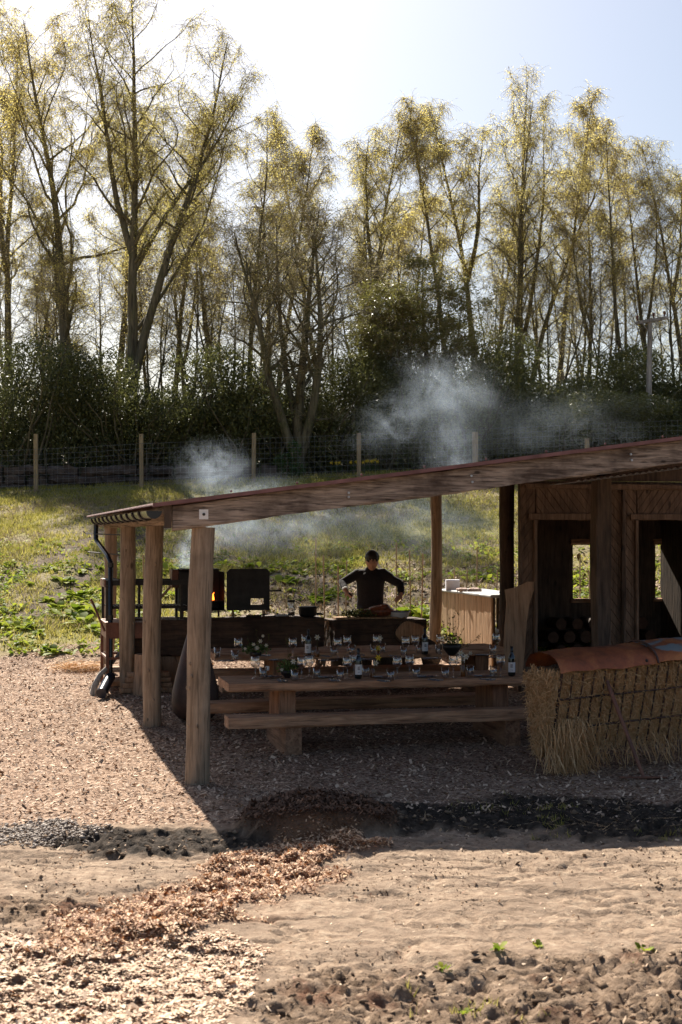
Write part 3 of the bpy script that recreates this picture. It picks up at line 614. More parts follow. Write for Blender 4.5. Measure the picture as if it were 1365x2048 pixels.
trees = [
 (T1, 19, 152, 44, 0, 0, 'big leaning birch with drooping crown at the far left of the photo'),
 (T2, 21.0, 262, 43, -70, 0, 'tallest forked birch rising out of the top of the photo'),
 (T5, 18, 1052, 48, 130, 0, 'broad multi-stemmed golden birch, tallest right of the middle'),
 (T3, 17, 700, 47, 200, .6, 'golden topped birch in the middle behind the dark scrub tree'),
 (T4, 17, 905, 47, 178, 0, 'birch with a golden crown standing above the olive evergreen'),
 (T3, 17, 962, 50, 172, 2.4, 'slim bare-stemmed birch just left of the broad golden birch'),
 (T6, 15, 1172, 47, 300, 0, 'thin airy birch just right of the broad golden birch'),
 (T4, 17, 1238, 46, 262, 1.7, 'slender straight birch left of the telegraph pole'),
 (T6, 15, 1312, 47, 300, 2.2, 'twisted birch directly behind the telegraph pole'),
 (T3, 17, 1392, 48, 275, 3.3, 'birch cut by the right edge of the photo'),
 (T6, 15, 498, 47, 240, 4.0, 'airy birch standing right of the forked giant'),
 (T4, 17, 560, 50, 228, 4.5, 'pale slender birch left of the golden middle birch'),
 (T4, 17, 340, 49, 240, 3.1, 'birch with straight dark trunk behind the forked giant'),
 (T3, 17, 30, 52, 120, 5.0, 'birch half hidden at the left edge behind the big leaning one'),
 (T4, 17, 640, 53, 235, .9, 'birch with yellow top slightly left of the golden middle birch'),
 (T6, 15, 800, 50, 350, 5.5, 'low spreading birch filling the gap above the smoke'),
 (T4, 17, 1110, 53, 200, 2.9, 'birch partly behind the right side of the broad golden birch'),
 (T3, 17, 212, 53, 170, 1.2, 'birch seen between the two biggest trees on the left'),
 (T6, 15, 425, 52, 330, 1.0, 'leaning thin birch behind the forked giant'),
 (T5, 18, 745, 54, 330, 1.5, 'bushy birch far behind the olive evergreen'),
]
for ms, h, px, Y_, top, rz, lb in trees:
    k = top_h(px, top, Y_)/h
    wk = k*(1.0 if ms in (T1, T2, T5) else 1.12)
    put_tree('birch_tree', ms, px, Y_, lb, 'birch tree', BG, (wk, wk, k), rz)
rg_ = random.Random(5)
for i, px in enumerate([72, 104, 120, 232, 300, 318, 385, 412, 470, 530, 675, 770, 850, 985, 1010, 1090, 1145, 1205, 1268, 1340, 1355, 5, 450, 590]):
    Y_ = 56+rg_.random()*9; k = top_h(px, rg_.uniform(330, 520), Y_)/13; a = rg_.choice([T7, T7, T6]); k2 = k*(1 if a is T7 else 13/15)
    put_tree('birch_tree', a, px, Y_, '', 'birch tree', 'slender far birches behind the front row', (k2*1.1, k2*1.1, k2), rg_.uniform(0, 6))
thin = sorted([o for o in S.objects if o.get('group') == 'slender far birches behind the front row'], key=lambda o: o.location.x/o.location.y)
ords = ['first', 'second', 'third', 'fourth', 'fifth', 'sixth', 'seventh', 'eighth', 'ninth', 'tenth', 'eleventh', 'twelfth', 'thirteenth', 'fourteenth', 'fifteenth', 'sixteenth', 'seventeenth', 'eighteenth', 'nineteenth', 'twentieth', 'twenty-first', 'twenty-second', 'twenty-third', 'twenty-fourth', 'twenty-fifth', 'twenty-sixth', 'twenty-seventh', 'twenty-eighth', 'twenty-ninth', 'thirtieth']
for i, o in enumerate(thin): o['label'] = 'slender far background birch, %s from the left' % ords[i]
put_tree('scrub_tree', T8, 598, 41.3, 'dark gnarled many-branched tree in the middle by the fence', 'tree', None, (1.0, 1, top_h(600, 400, 41.3)/8.8), 0)
for px, top, sc, lb in ((855, 505, 1.0, 'tall olive green evergreen tree above the smoke'), (775, 560, .8, 'lower olive evergreen joined to the left of the tall one')):
    k = top_h(px, top, 43)/9; put_tree('evergreen_tree', T9, px, 43+(sc < 1)*1.2, lb, 'evergreen tree', 'olive evergreens above the hedge', (k*sc*1.25, k, k), sc*9)

# ------------------------------------------------------------ hedge bushes
def make_bush(seed, w_=4.2, h=4, n=15000, ls=.10, mat='hedge', mounds=9):
    rg = np.random.default_rng(seed); pts = []; cs = []
    for i in range(mounds):
        c = np.array([rg.uniform(-.5, .5)*w_*.8, rg.uniform(-.5, .5)*w_*.45, rg.uniform(.08, .72)*h]); r = np.array([rg.uniform(.7, 1.25), rg.uniform(.6, 1), rg.uniform(.5, 1.0)])*h*.27
        cs.append((c, r))
    wts = np.array([r.prod()**.8 for c, r in cs]); nn = (wts/wts.sum()*n).astype(int)
    for (c, r), k in zip(cs, nn):
        d = rg.normal(0, 1, (k, 3)); d /= np.linalg.norm(d, axis=1, keepdims=True)
        rad = 1-np.abs(rg.normal(0, .2, (k, 1))); rad = rad + .25*(vnoise(d[:, :1]*3+9+seed, d[:, 1:2]*3+d[:, 2:3]*3+9, seed)-.5)
        pts.append(c + d*r*rad)
    C = np.concatenate(pts); C = C[C[:, 2] > .02]
    LV, LF = leaves_np(rg, C, ls, asp=.42)
    fol = np_mesh('foliage', LV, LF, M[mat], False, np.repeat(rg.beta(1.5, 3, len(C)), 4))
    st = []
    for i in range(26):
        c, r = cs[i % mounds]; p0 = np.array([rg.normal(0, .5), rg.normal(0, .3), -.2]); p1 = c + rg.normal(0, .6, 3)*r
        t = np.linspace(0, 1, 6)[:, None]; st.append(p0*(1-t)+p1*t + rg.normal(0, .08, (6, 3)))
    V, F = tubes_np(st, np.tile(np.linspace(.05, .012, 6), (len(st), 1)), 5)
    return np_mesh('stems', V, F, M['bark_tree'], True), fol
B = [make_bush(31), make_bush(32), make_bush(33, mounds=11), make_bush(34, n=13000, ls=.12, mat='shrub')]
hb = [(-40, 700, 42.3, 0), (55, 705, 42.0, 1), (160, 720, 42.6, 2), (262, 735, 41.9, 0), (352, 700, 42.5, 1), (450, 690, 42.2, 2), (540, 735, 42.8, 0),
      (640, 750, 42.6, 1), (735, 700, 42.3, 2), (830, 705, 42.8, 1), (925, 690, 42.4, 0), (1010, 720, 43.5, 2), (1085, 705, 44.2, 1), (1130, 790, 41.8, 3), (1185, 720, 44.6, 0), (1275, 735, 45.2, 2), (1350, 690, 46.2, 1), (1410, 720, 44.5, 0), (1215, 800, 42.2, 3)]
hl = ['at the left edge', 'below the left edge birches', 'in front of the big leaning birch', 'below the forked giant', 'right of the forked giant', 'above the third fence post', 'left of the gnarled tree', 'right of the gnarled tree', 'above the fourth fence post', 'behind the smoke', 'under the olive evergreen', 'left of the broad golden birch', 'under the broad golden birch', 'pale leaved and low by the fence', 'behind the pale leaved one', 'left of the telegraph pole', 'behind the telegraph pole', 'at the right edge', 'pale leaved just left of the pole']
for (px, top, Y_, k), l_ in zip(hb, hl):
    x = (px-682.5)/FPX*Y_; z = gz(x, Y_); hh = top_h(px, top-25, Y_)*1.08
    t = thing('evergreen_bush', ('olive' if k == 3 else 'dark glossy') + ' evergreen bush ' + l_, 'bush', (x, Y_, z), rg_.uniform(-.3, .3)+(math.pi if rg_.random() < .5 else 0), 'evergreen bushes in the hedge')
    t.scale = (1.0, 1.0, hh/4.0*1.02); obj('foliage', B[k][1], t); obj('stems', B[k][0], t)
for i in range(14):   # second row that closes the hedge
    px = -60+i*112; Y_ = 45.8+rg_.random(); x = (px-682.5)/FPX*Y_; z = gz(x, Y_); hh = top_h(px, rg_.uniform(735, 790), Y_)
    t = thing('evergreen_bush', 'dark evergreen bush in the hedge rear row, %s from left' % ords[i], 'bush', (x, Y_, z), rg_.uniform(0, 6), 'rear row of evergreen bushes')
    t.scale = (1.15, 1.0, hh/4.0); obj('foliage', B[i % 3][1], t); obj('stems', B[i % 3][0], t)
sp_ = [(20, 47, 470), (110, 46, 520), (205, 48, 480), (300, 46.5, 540), (385, 47, 470), (470, 46, 500), (545, 48, 440), (660, 47, 500), (735, 46, 470), (1000, 47, 560), (1095, 46.5, 520), (1165, 48, 470), (1240, 47, 530), (1345, 46.5, 450)]
for i, (px, Y_, top) in enumerate(sp_):
    k = top_h(px, top, Y_)/9.5; put_tree('sapling_tree', T10, px, Y_, 'thin leafless sapling above the hedge, %s from left' % ords[i], 'sapling', 'bare saplings growing out of the hedge', (k, k, k), i*1.9)
tB = thing('seedling_shrub', 'small bright leaved shrub at the foot of the gnarled tree', 'shrub', (at(572, 940, 40.3).x, 40.3, gz(-1.6, 40.3)), 0)
sb = make_bush(40, 1.3, 1.1, 900, .10, 'posy', 5); obj('foliage', sb[1], tB); obj('stems', sb[0], tB)
# ------------------------------------------------------------ fence, pole, wall behind
FY = 39.0
fp = [(-140, 868, 963), (72, 868, 963), (283, 868, 963), (508, 866, 962), (718, 866, 957), (951, 864, 950), (1175, 877, 945), (1400, 880, 945)]
fence = thing('wire_fence', 'stock netting fence on tan posts along the back of the field', 'fence', (0, FY, gz(0, FY)))
fz = fence.location.z; fx = []
for k, (px, t_, b_) in enumerate(fp):
    x = (px-682.5)/FPX*FY; g = gz(x, FY); top = at(px, t_, FY).z; fx.append((x, g))
    wd = .055 if k != 5 else .07
    MB().wbox(-wd, wd, -wd, wd, -.2, top-g, amp=.004, seed=k).build('fence_post', M['fencewood'], fence, (x, 0, g-fz))
mb = MB()
for (x0, g0), (x1, g1) in zip(fx, fx[1:]):
    for k in range(9):
        h = .06+1.12*k/8
        mb.tube([(x0, -.07, g0-fz+h), ((x0+x1)/2, -.07, (g0+g1)/2-fz+h-.01), (x1, -.07, g1-fz+h)], .0032, 3, caps=False)
    n = int((x1-x0)/.15)
    for i in range(n):
        t = i/n; x = x0+(x1-x0)*t; g = g0+(g1-g0)*t-fz; mb.tube([(x, -.07, g+.06), (x, -.07, g+1.18)], .0028, 3, caps=False)
mb.build('wire_netting', M['wire'], fence)
mb = MB(); rg_ = random.Random(8)
x0 = (-150-682.5)/FPX*40.2; x = x0
while x < (520-682.5)/FPX*40.2:
    L_ = rg_.uniform(.3, .7)
    for r in range(3): mb.wbox(x+rg_.uniform(-.1, .1), x+L_-.02, -.15, .15+rg_.uniform(0, .05), -.3+r*.26, -.3+r*.26+.24, amp=.04, seed=int(x*50)+r, bev=.06)
    x += L_
o = mb.build('retaining_wall', plain('old_stone', (.075, .055, .042), .9, 0, .5, 4, bump=1), None, (0, 40.2, gz(-8, 40.2)+.12)); tag(o, 'low old stone bank wall behind the fence on the left', 'wall')
# telegraph pole
PY = 43.0; x = (1298-682.5)/FPX*PY; g = gz(x, PY)
pole = thing('telegraph_pole', 'grey wooden telegraph pole with crossarm on the right', 'pole', (x, PY, g))
zt = at(1302, 640, PY).z-g
MB().tube([(0, 0, -.3), (.02, 0, zt*.5), (.06, 0, zt)], [.095, .085, .07], 10, nz=.03).build('shaft', M['greypole'], pole)
MB().wbox(-.42, .52, -.1, -.02, -.05, .05, amp=.003).build('crossarm', M['greypole'], pole, (.06, 0, zt-.03), (0, R(-9), R(-10)))
for dx in (-.4, .1, .42):
    MB().lathe([(0, 0), (.02, 0), (.02, .06), (.055, .07), (.03, .10), (.055, .12), (.03, .16), (0, .17)], 8).build('insulator', M['rust'], pole, (.06+dx, -.06, zt+.03+dx*.16))
MB().tube([(.05, -.09, zt-.45), (.3, -.09, zt-.03)], .012, 5).tube([(.05, -.09, zt-.45), (-.2, -.09, zt-.1)], .012, 5).build('brace', M['greypole'], pole)

# ------------------------------------------------------------ shelter
SL = .1326
def zr(u): return 2.575 + SL*(u+.25)        # top of the beam
sh = fthing('open_shelter', 'open timber shelter with mono-pitch red metal roof on round posts', 'shelter', 0, 0, 0)
def wpost(u, v, r, ztop, mat='post', seed=0, lean=(0, 0), label=None, flare=.04, taper=-.02):
    w_ = W(u, v); g = gz(w_.x, w_.y)-.15; n = 22; rg = random.Random(seed); pts = []; rad = []
    for i in range(n+1):
        t = i/n; pts.append((u+lean[0]*t+.012*math.sin(t*5+seed), v+lean[1]*t, g+(ztop-g)*t)); rad.append(r*(1+taper*t+flare*math.sin(t*9+seed)*.5+.012*rg.uniform(-1, 1)))
    mb = MB().tube(pts, rad, 18, nz=.035, seed=seed, sm=True)
    for k in range(7):
        t = rg.uniform(.08, .95); a = rg.uniform(math.pi*.9, math.pi*2.1); i = int(t*n)
        p = Vector(pts[i])+Vector((math.cos(a)*rad[i]*.97, math.sin(a)*rad[i]*.97, 0)); mb.ell(p, (.016, .016, .022), 6, 4)
    return mb.build('post', M[mat], sh, label=label)
wpost(0, .0, .112, zr(0)-.235, seed=1, lean=(.075, 0), label='nearest thick pale round post at the front corner')
u2, v2 = toF(at(303, 1452, 16.6)); u3, v3 = toF(at(257, 1385, 19.0)); u4, v4 = toF(at(218, 1340, 20.8))
wpost(u2, v2, .108, zr(-.1)-.18, seed=2, lean=(.03, 0), label='second round post from the front along the eave')
wpost(u3, v3, .105, zr(-.1)-.18, seed=3, lean=(-.02, 0), label='third round post from the front, behind the downpipe')
wpost(u4, v4, .092, zr(-.1)-.18, seed=4, lean=(.02, 0), label='rearmost round post at the far left corner')
u5, v5 = toF(at(871, 1270, 22.0)); wpost(u5, v5, .088, zr(u5)-.12, seed=5, lean=(.02, 0), flare=.08, label='slim sunlit round post beside the plank bar')
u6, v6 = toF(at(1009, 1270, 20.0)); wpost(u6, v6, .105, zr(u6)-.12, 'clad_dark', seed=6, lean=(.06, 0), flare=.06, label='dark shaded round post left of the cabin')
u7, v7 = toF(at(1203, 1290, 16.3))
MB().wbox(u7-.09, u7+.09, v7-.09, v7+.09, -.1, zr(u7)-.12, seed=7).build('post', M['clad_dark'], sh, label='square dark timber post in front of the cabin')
wpost(7.6, .05, .11, zr(7.6)-.235, seed=8)
UR = 8.2
def sloped(mb, u0, u1, v0, v1, top, th, seed, seg=.1, amp=.007):
    """beam following the roof slope"""
    t = MB().wbox(u0, u1, v0, v1, -th, 0, seg, amp, seed)
    mb.add([(x, y, z+zr(x)+top) for x, y, z in t.v], t.f); return mb
sloped(MB(), -.25+.02, UR, -.13, -.03, 0, .235, 11).build('front_beam', M['beam'], sh)
for k, v_ in enumerate((2.4, 4.9, 7.9)): sloped(MB(), -.22, UR, v_-.05, v_+.05, 0, .15, 12+k, .4).build('rafter', M['clad_dark'], sh)
# purlins under the sheet, resting on the rafters
for k, u_ in enumerate((1.6, 3.4, 5.2, 7.0)):
    MB().wbox(u_-.04, u_+.04, -.02, 8.3, zr(u_)-.075, zr(u_)-.004, seed=20+k, seg=.5).build('purlin', M['beam_v'], sh)
# eave plate on the post heads and fascia
MB().wbox(-.18, -.02, -.0, 8.35, zr(-.1)-.19, zr(-.1)-.10, seed=31, seg=.3).build('eave_plate', M['beam_v'], sh)
MB().wbox(-.285, -.24, -.12, 8.4, zr(-.26)-.15, zr(-.26)-.005, seed=32, seg=.3).build('fascia', M['beam_v'], sh)
MB().wbox(-.31, -.24, -.15, -.12, zr(-.25)-.21, zr(-.25)+.0, seed=33, seg=.3, bev=.004).build('fascia_end', M['clad_dark'], sh)
# corrugated roof sheet
V, F = [], []; us = np.array([-.42, 1, 3, 5, 7, UR]); vs_ = np.arange(-.19, 8.5, .02); n = len(vs_)
for s_, dz in ((0, .012), (1, .0185)):
    for u_ in us:
        for v_ in vs_: V.append((u_, v_, zr(u_)+dz+.009*math.sin(v_/.076*2*math.pi)+.009))
k = len(us)
for s_ in (0, 1):
    for a in range(k-1):
        for b_ in range(n-1):
            q = (s_*k*n+a*n+b_, s_*k*n+(a+1)*n+b_, s_*k*n+(a+1)*n+b_+1, s_*k*n+a*n+b_+1); F.append(q if s_ else q[::-1])
obj('roof_sheet', np_mesh('roof_sheet', V, F, M['redroof'], True), sh)
mb = MB(); mb.add([(u_, v_, zr(u_)+z) for u_ in (-.42, UR) for v_, z in ((-.212, .0), (-.192, .0), (-.192, .036), (-.212, .036))], [(0,1,2,3)[::-1], (4,5,6,7), (0,1,5,4), (1,2,6,5), (2,3,7,6), (3,0,4,7)])
mb.build('verge_trim', M['redroof'], sh)
mb = MB()
for u_ in np.arange(.3, 8, .62): mb.ell((u_, -.202, zr(u_)+.055), (.012, .012, .012), 6, 4)
mb.build('roof_screws', M['redroof'], sh)
# gutter
gy0, gy1, gx, gr = -.10, 7.2, -.40, .068; gzz = zr(-.4)-.035; gut = []
V, F = [], []; nn = 12; ysg = np.linspace(gy0, gy1, 24)
for rr in (gr, gr-.006):
    for y in ysg:
        for j in range(nn+1):
            a = math.pi + math.pi*j/nn; V.append((gx+rr*math.cos(a), y, gzz+rr*math.sin(a)))
q = 24*(nn+1)
for s_ in (0, 1):
    for a in range(23):
        for j in range(nn): F.append((s_*q+a*(nn+1)+j, s_*q+a*(nn+1)+j+1, s_*q+(a+1)*(nn+1)+j+1, s_*q+(a+1)*(nn+1)+j))
g_o = obj('gutter', np_mesh('gutter', V, F, M['black'], True), sh)
cap = MB(); cp = [(gx+(gr+.004)*math.cos(math.pi+math.pi*j/nn), gzz+(gr+.004)*math.sin(math.pi+math.pi*j/nn)) for j in range(nn+1)]
cap.prism(cp, gy0-.03, gy0+.0); cap.build('end_cap', M['black'], g_o)
for y in np.arange(.5, 7.2, .62):
    mb = MB(); mb.tube([(gx+(gr+.012)*math.cos(math.pi*j/8+math.pi), y, gzz+(gr+.012)*math.sin(math.pi*j/8+math.pi)+.005) for j in range(9)], .012, 6); mb.build('bracket', M['black'], g_o)
dp = W(-.42, 6.95); gdp = gz(*W(-.33, 6.3)[:2])
mb = MB().tube([(gx, 6.9, gzz-gr+.01), (gx, 6.9, gzz-.28), (gx+.04, 6.75, gzz-.36), (-.30, 6.15, gzz-.50), (-.27, 6.05, gzz-.58), (-.27, 6.05, gdp+.12)], .034, 10)
dpo = mb.build('downpipe', M['black'], sh)
for z in (gzz-.62, 1.2): MB().tube([(-.27, 6.05, z-.03), (-.27, 6.05, z+.03)], .042, 10).build('pipe_clip', M['black'], dpo)
pts = []; rad = []
for i in range(25):
    t = i/24; pts.append((-.27-.16*t, 6.05-.55*t, gdp+.18-.16*t+.02)); rad.append(.060+.010*math.cos(i*math.pi))
MB().tube(pts, rad, 14).build('ribbed_hose', plain('ribbed_hose_plastic', (.03, .033, .045), .3), sh, label='ribbed dark drainage hose at the foot of the downpipe')
# washer plate, bolts on the beam
pl = MB().box(-.042, .042, -.006, 0, -.045, .045).build('washer_plate', M['white'], sh, (.055, -.137, zr(.05)-.125))
MB().tube([(0, -.02, 0), (0, -.006, 0)], .014, 8).build('bolt', M['steel'], pl)
for u_, z_ in ((1.43, .10), (1.43, .14), (2.65, .09), (2.66, .15), (4.32, .08), (4.33, .14)):
    MB().tube([(u_, -.155, zr(u_)-z_), (u_, -.13, zr(u_)-z_)], .011, 8).build('bolt', M['galv'], sh)
# lower corrugated lip seen under the beam on the right
V, F = [], []; uu = np.arange(4.3, 8.1, .016); n = len(uu)
for v_ in (1.2, 1.9):
    for u_ in uu: V.append((u_, v_, zr(u_)-.30+.012*math.sin(u_/.076*6.283)-.0*u_))
F = [(i, i+1, n+i+1, n+i) for i in range(n-1)]
o = obj('corrugated_lip', np_mesh('corrugated_lip', V, F, M['galv'], True), sh)
so_ = o.modifiers.new('s', 'SOLIDIFY'); so_.thickness = .004

# ------------------------------------------------------------ cabin
cu0, cv0 = toF(at(1041, 1200, 19.0)); ca = fthing('timber_cabin', 'dark timber cabin with diagonal cladding and open doorways on the right', 'cabin', cu0, cv0, gz(*W(cu0, cv0)[:2]))
cz = ca.location.z
def cu(px, v=0): return upx(px, cv0+v)-cu0
def czh(py, Y=19.2): return at(1100, py, Y).z - cz
ZT = czh(968); ZL = czh(1040); ZL2 = czh(1027)
o1a, o1b, o2a, o2b, cE = cu(1072), cu(1190), cu(1274), cu(1420), cu(1480)
def diag(name, x0, x1, z0, z1, sgn=1, w_=.11, seed=0, y=-.022):
    """diagonal boards clipped to a rectangle by walking strips"""
    rg = random.Random(seed); mb = MB(); import itertools
    def clip(poly, f):
        out = []
        for a, b_ in zip(poly, poly[1:]+poly[:1]):
            fa, fb = f(a), f(b_)
            if fa >= 0: out.append(a)
            if fa*fb < 0: t = fa/(fa-fb); out.append((a[0]+(b_[0]-a[0])*t, a[1]+(b_[1]-a[1])*t))
        return out
    c = x0-(z1-z0)*2
    while c < x1+(z1-z0)*2:
        sl_ = .75*sgn; H_ = z1-z0
        p = [(c, z0), (c+w_-.008, z0), (c+w_-.008+H_*sl_, z1), (c+H_*sl_, z1)]
        for f in (lambda q: q[0]-x0, lambda q: x1-q[0]):
            if p: p = clip(p, f)
        if len(p) > 2:
            d = rg.uniform(0, .006); mb.prism(p, y-d, y+.018)
        c += w_
    return mb.build(name, M['clad'], ca)
diag('cladding', 0, o1a-.02, 0, ZT, 1, seed=1); diag('cladding', o1a, o1b-.02, ZL2+.0, ZT, -1, seed=2); diag('cladding', o1b, o2a-.02, 0, ZT, -1, seed=3)
diag('cladding', o2a, cE, ZL2, ZT, 1, seed=4)
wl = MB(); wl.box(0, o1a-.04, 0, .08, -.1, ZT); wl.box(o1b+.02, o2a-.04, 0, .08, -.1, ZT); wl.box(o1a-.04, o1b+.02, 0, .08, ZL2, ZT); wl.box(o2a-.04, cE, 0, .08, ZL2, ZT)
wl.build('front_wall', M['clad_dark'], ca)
D = 3.0
w1a, w1b, w2a, w2b = cu(1146, D), cu(1202, D), cu(1311, D), cu(1340, D)
zb, zt1 = at(1170, 1198, 22.3).z-cz, at(1170, 1090, 22.3).z-cz
bx0 = cu(1052, D)
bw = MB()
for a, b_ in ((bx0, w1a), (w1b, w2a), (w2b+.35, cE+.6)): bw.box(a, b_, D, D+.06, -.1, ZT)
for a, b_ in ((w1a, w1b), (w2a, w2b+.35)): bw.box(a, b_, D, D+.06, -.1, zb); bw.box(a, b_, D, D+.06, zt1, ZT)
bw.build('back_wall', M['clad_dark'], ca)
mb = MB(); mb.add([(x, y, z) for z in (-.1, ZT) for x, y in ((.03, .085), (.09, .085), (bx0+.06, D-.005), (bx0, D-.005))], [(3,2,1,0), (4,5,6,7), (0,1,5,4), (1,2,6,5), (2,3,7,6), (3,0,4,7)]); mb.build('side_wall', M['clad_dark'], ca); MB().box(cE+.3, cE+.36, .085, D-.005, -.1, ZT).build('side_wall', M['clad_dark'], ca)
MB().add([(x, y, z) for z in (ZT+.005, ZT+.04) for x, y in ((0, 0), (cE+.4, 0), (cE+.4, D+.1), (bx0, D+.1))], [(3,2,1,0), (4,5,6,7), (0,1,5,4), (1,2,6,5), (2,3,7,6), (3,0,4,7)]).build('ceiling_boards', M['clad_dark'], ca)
for a, b_ in ((w1a, w1b), (w2a, w2b+.35)):
    MB().wbox(a-.05, b_+.05, D-.06, D-.003, zb-.06, zb-.002, seed=1).build('window_sill', M['table'], ca); MB().wbox(a-.05, b_+.05, D-.06, D-.003, zt1+.002, zt1+.09, seed=2).build('window_head', M['table'], ca)
    f = MB(); f.wbox(b_-.0, b_+.05, D-.10, D+.16, zb, zt1, seed=3); f.build('window_jamb', M['table_v'], ca)
up_ = MB().prism([(.12, ZT+.045), (cE, ZT+.045), (cE, zr(cu0+cE)-.17-cz), (.12, zr(cu0+.12)-.17-cz)], .02, .06); up_.build('gap_fill_boards', M['clad_dark'], ca)  # added dark fill, closes the bright gap between cabin top and roof
for a, b_ in ((o1a, o1b), (o2a, o2b)):
    MB().wbox(a-.12, b_+.02, -.075, -.045, ZL, ZL2, seed=5, amp=.004).build('lintel', M['clad'], ca)
    MB().wbox(a-.05, a+.0, -.07, .10, 0, ZL-.003, seed=6, amp=.004).build('door_jamb', M['clad'], ca)
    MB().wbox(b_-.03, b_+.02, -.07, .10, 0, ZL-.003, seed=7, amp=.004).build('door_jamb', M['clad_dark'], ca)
MB().wbox(.05, cE, -.09, -.045, ZT-.07, ZT, seed=8).build('top_rail', M['clad'], ca)
MB().wbox(o1b+.10, o1b+.15, -.10, -.045, 0, ZT-.075, seed=9).wbox(o1b+.36, o1b+.41, -.10, -.045, 0, ZT-.075, seed=10).build('batten', M['clad_dark'], ca)
# firewood inside, rows of round logs, ends to the front
rg_ = random.Random(3); lg = None; n = 0
for r in range(4):
    for i in range(13):
        x = .45+i*.27+(r % 2)*.13; z = .12+r*.2
        wp = ca.matrix_world if False else None
        p = W(cu0+x, cv0+D-.45)
        if lg is None:
            mb = MB().tube([(0, 0, 0), (0, .4, 0)], .098, 12, mi=0, nz=.05, caps=False); mb.add([(.098*math.cos(a*.5236), -.001, .098*math.sin(a*.5236)) for a in range(12)], [tuple(range(12))], 1)
            me_log = mb.mesh('firewood_log', [M['bark'], M['firewood_end']]); lg = 1
        if x > cE-.1 or x < bx0+.16: continue
        o = obj('firewood_log', me_log, None, (p.x, p.y, cz+z), (0, rg_.uniform(0, 3), TH)); n += 1
        o.rotation_euler = (0, 0, TH); k_ = rg_.uniform(.85, 1.0); o.scale = (k_, 1, k_)
        tag(o, 'firewood log inside the cabin, %s row up, %s from left' % (ords[r], ords[i]), 'firewood', 'firewood logs stacked inside the cabin')

# leaning live-edge slab
sy = 18.5; b0 = at(1025, 1330, sy)
prof = [(1005, 1345), (1012, 1250), (1016, 1200), (1013, 1176), (1030, 1172), (1046, 1166), (1058, 1160), (1071, 1160), (1071, 1178), (1062, 1205), (1056, 1240), (1052, 1290), (1046, 1345)]
pp = [at(a, b_, sy) for a, b_ in prof]; gx0, gz0 = b0.x, gz(b0.x, sy)
mb = MB().prism([(p.x-gx0, p.z-gz0) for p in pp][::-1], -.03, .03)
st = thing('timber_slab', 'tall waney-edged timber slab leaning by the cabin corner', 'slab', (gx0, sy, gz0-.02), 0)
mb.build('slab_board', M['slab'], st, rot=(R(-7), 0, 0))

# ------------------------------------------------------------ plank bar
bu0, bv0 = toF(at(987, 1300, 21.2)); br = fthing('plank_bar', 'bar counter clad in vertical planks with a pale top', 'bar counter', bu0, bv0, gz(*W(bu0, bv0)[:2]))
bz = br.location.z; ztb = at(985, 1190, 21.2).z-bz-.04; rg_ = random.Random(6); y = 0
Lb = 2.5
while y < Lb:
    g = gz(*W(bu0, bv0+y)[:2])-bz; MB().wbox(-.022-rg_.uniform(0, .006), 0, y+.004, y+.135, max(-.2, g-.05)+0*y, ztb+.0*y, amp=.002, seed=int(y*100), bev=.004).build('plank', M['larch'], br); y += .14
MB().box(0.001, .04, .02, Lb, -.1, ztb-.002).build('backing', M['clad_dark'], br)
MB().wbox(-.06, .66, -.05, Lb+.05, ztb+.002, ztb+.042, amp=.003, seed=3).build('bar_top', plain('pale_grey_top', (.42, .42, .42), .5, 0, .15, 6), br)
for y in (.05, 1.2, 2.35): MB().wbox(.52, .60, y, y+.08, -.1, ztb-.002, seed=4).build('leg', M['clad'], br)
MB().box(.05, .6, .1, Lb, .45, .48).build('shelf', M['white'], br)
p = W(bu0+.05, bv0+Lb-.45); o = MB().wbox(-.11, .11, -.1, .1, 0, .16, amp=.002).build('white_box', plain('white_card', (.7, .68, .72), .7, 0, .05), None, (p.x, p.y, bz+ztb+.044)); tag(o, 'small white box standing at the far end of the plank bar', 'box')
p = W(bu0+.12, bv0+Lb-1.1); mb = MB()
for k in range(7): mb.ell((rg_.uniform(-.14, .14), rg_.uniform(-.14, .14), .02), (.09, .06, .03), 8, 6, nz=.25, seed=k)
o = mb.build('crumpled_cloth', plain('pinkish_cloth', (.45, .33, .28), .9), None, (p.x, p.y, bz+ztb+.045)); tag(o, 'crumpled pinkish cloth lying on the plank bar', 'cloth')

# ------------------------------------------------------------ picnic tables
def picnic(label, u0, u1, v0, v1, zt, benches, legs, seed):
    w0 = W(u0, v0); g = gz(w0.x, w0.y)
    t = fthing('picnic_table', label, 'picnic table', u0, v0, 0, 'long timber tables')
    L_ = u1-u0; D_ = v1-v0
    nb = 3
    for k in range(nb):
        MB().wbox(0+.01*k, L_-.015*k, D_*k/nb+.003, D_*(k+1)/nb-.003, zt-.085, zt, seed=seed+k, amp=.004).build('tabletop_plank', M['table'], t)
    for k, (bv, bz_, bu, off) in enumerate(benches):
        MB().wbox(bu-u0, u1-u0+off, bv-v0, bv-v0+.27, bz_-.12, bz_, seed=seed+9+k, amp=.005).build('bench_seat', M['table'], t)
    b0 = min(b[0] for b in benches)-v0; b1 = max(b[0] for b in benches)-v0+.27
    for k, lu in enumerate(legs):
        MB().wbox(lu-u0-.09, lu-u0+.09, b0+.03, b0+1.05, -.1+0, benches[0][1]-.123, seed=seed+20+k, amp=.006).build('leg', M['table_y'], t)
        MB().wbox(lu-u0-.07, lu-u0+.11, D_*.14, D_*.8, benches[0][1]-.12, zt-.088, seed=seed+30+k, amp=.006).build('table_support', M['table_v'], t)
    return t
ZN, ZF = .73, .82
picnic('near long picnic table set for a meal in front of the other', .60, 4.0, 1.70, 2.55, ZN, [(1.35, .42, .54, .25), (2.72, .42, .42, .1)], (1.23, 3.65), 1)
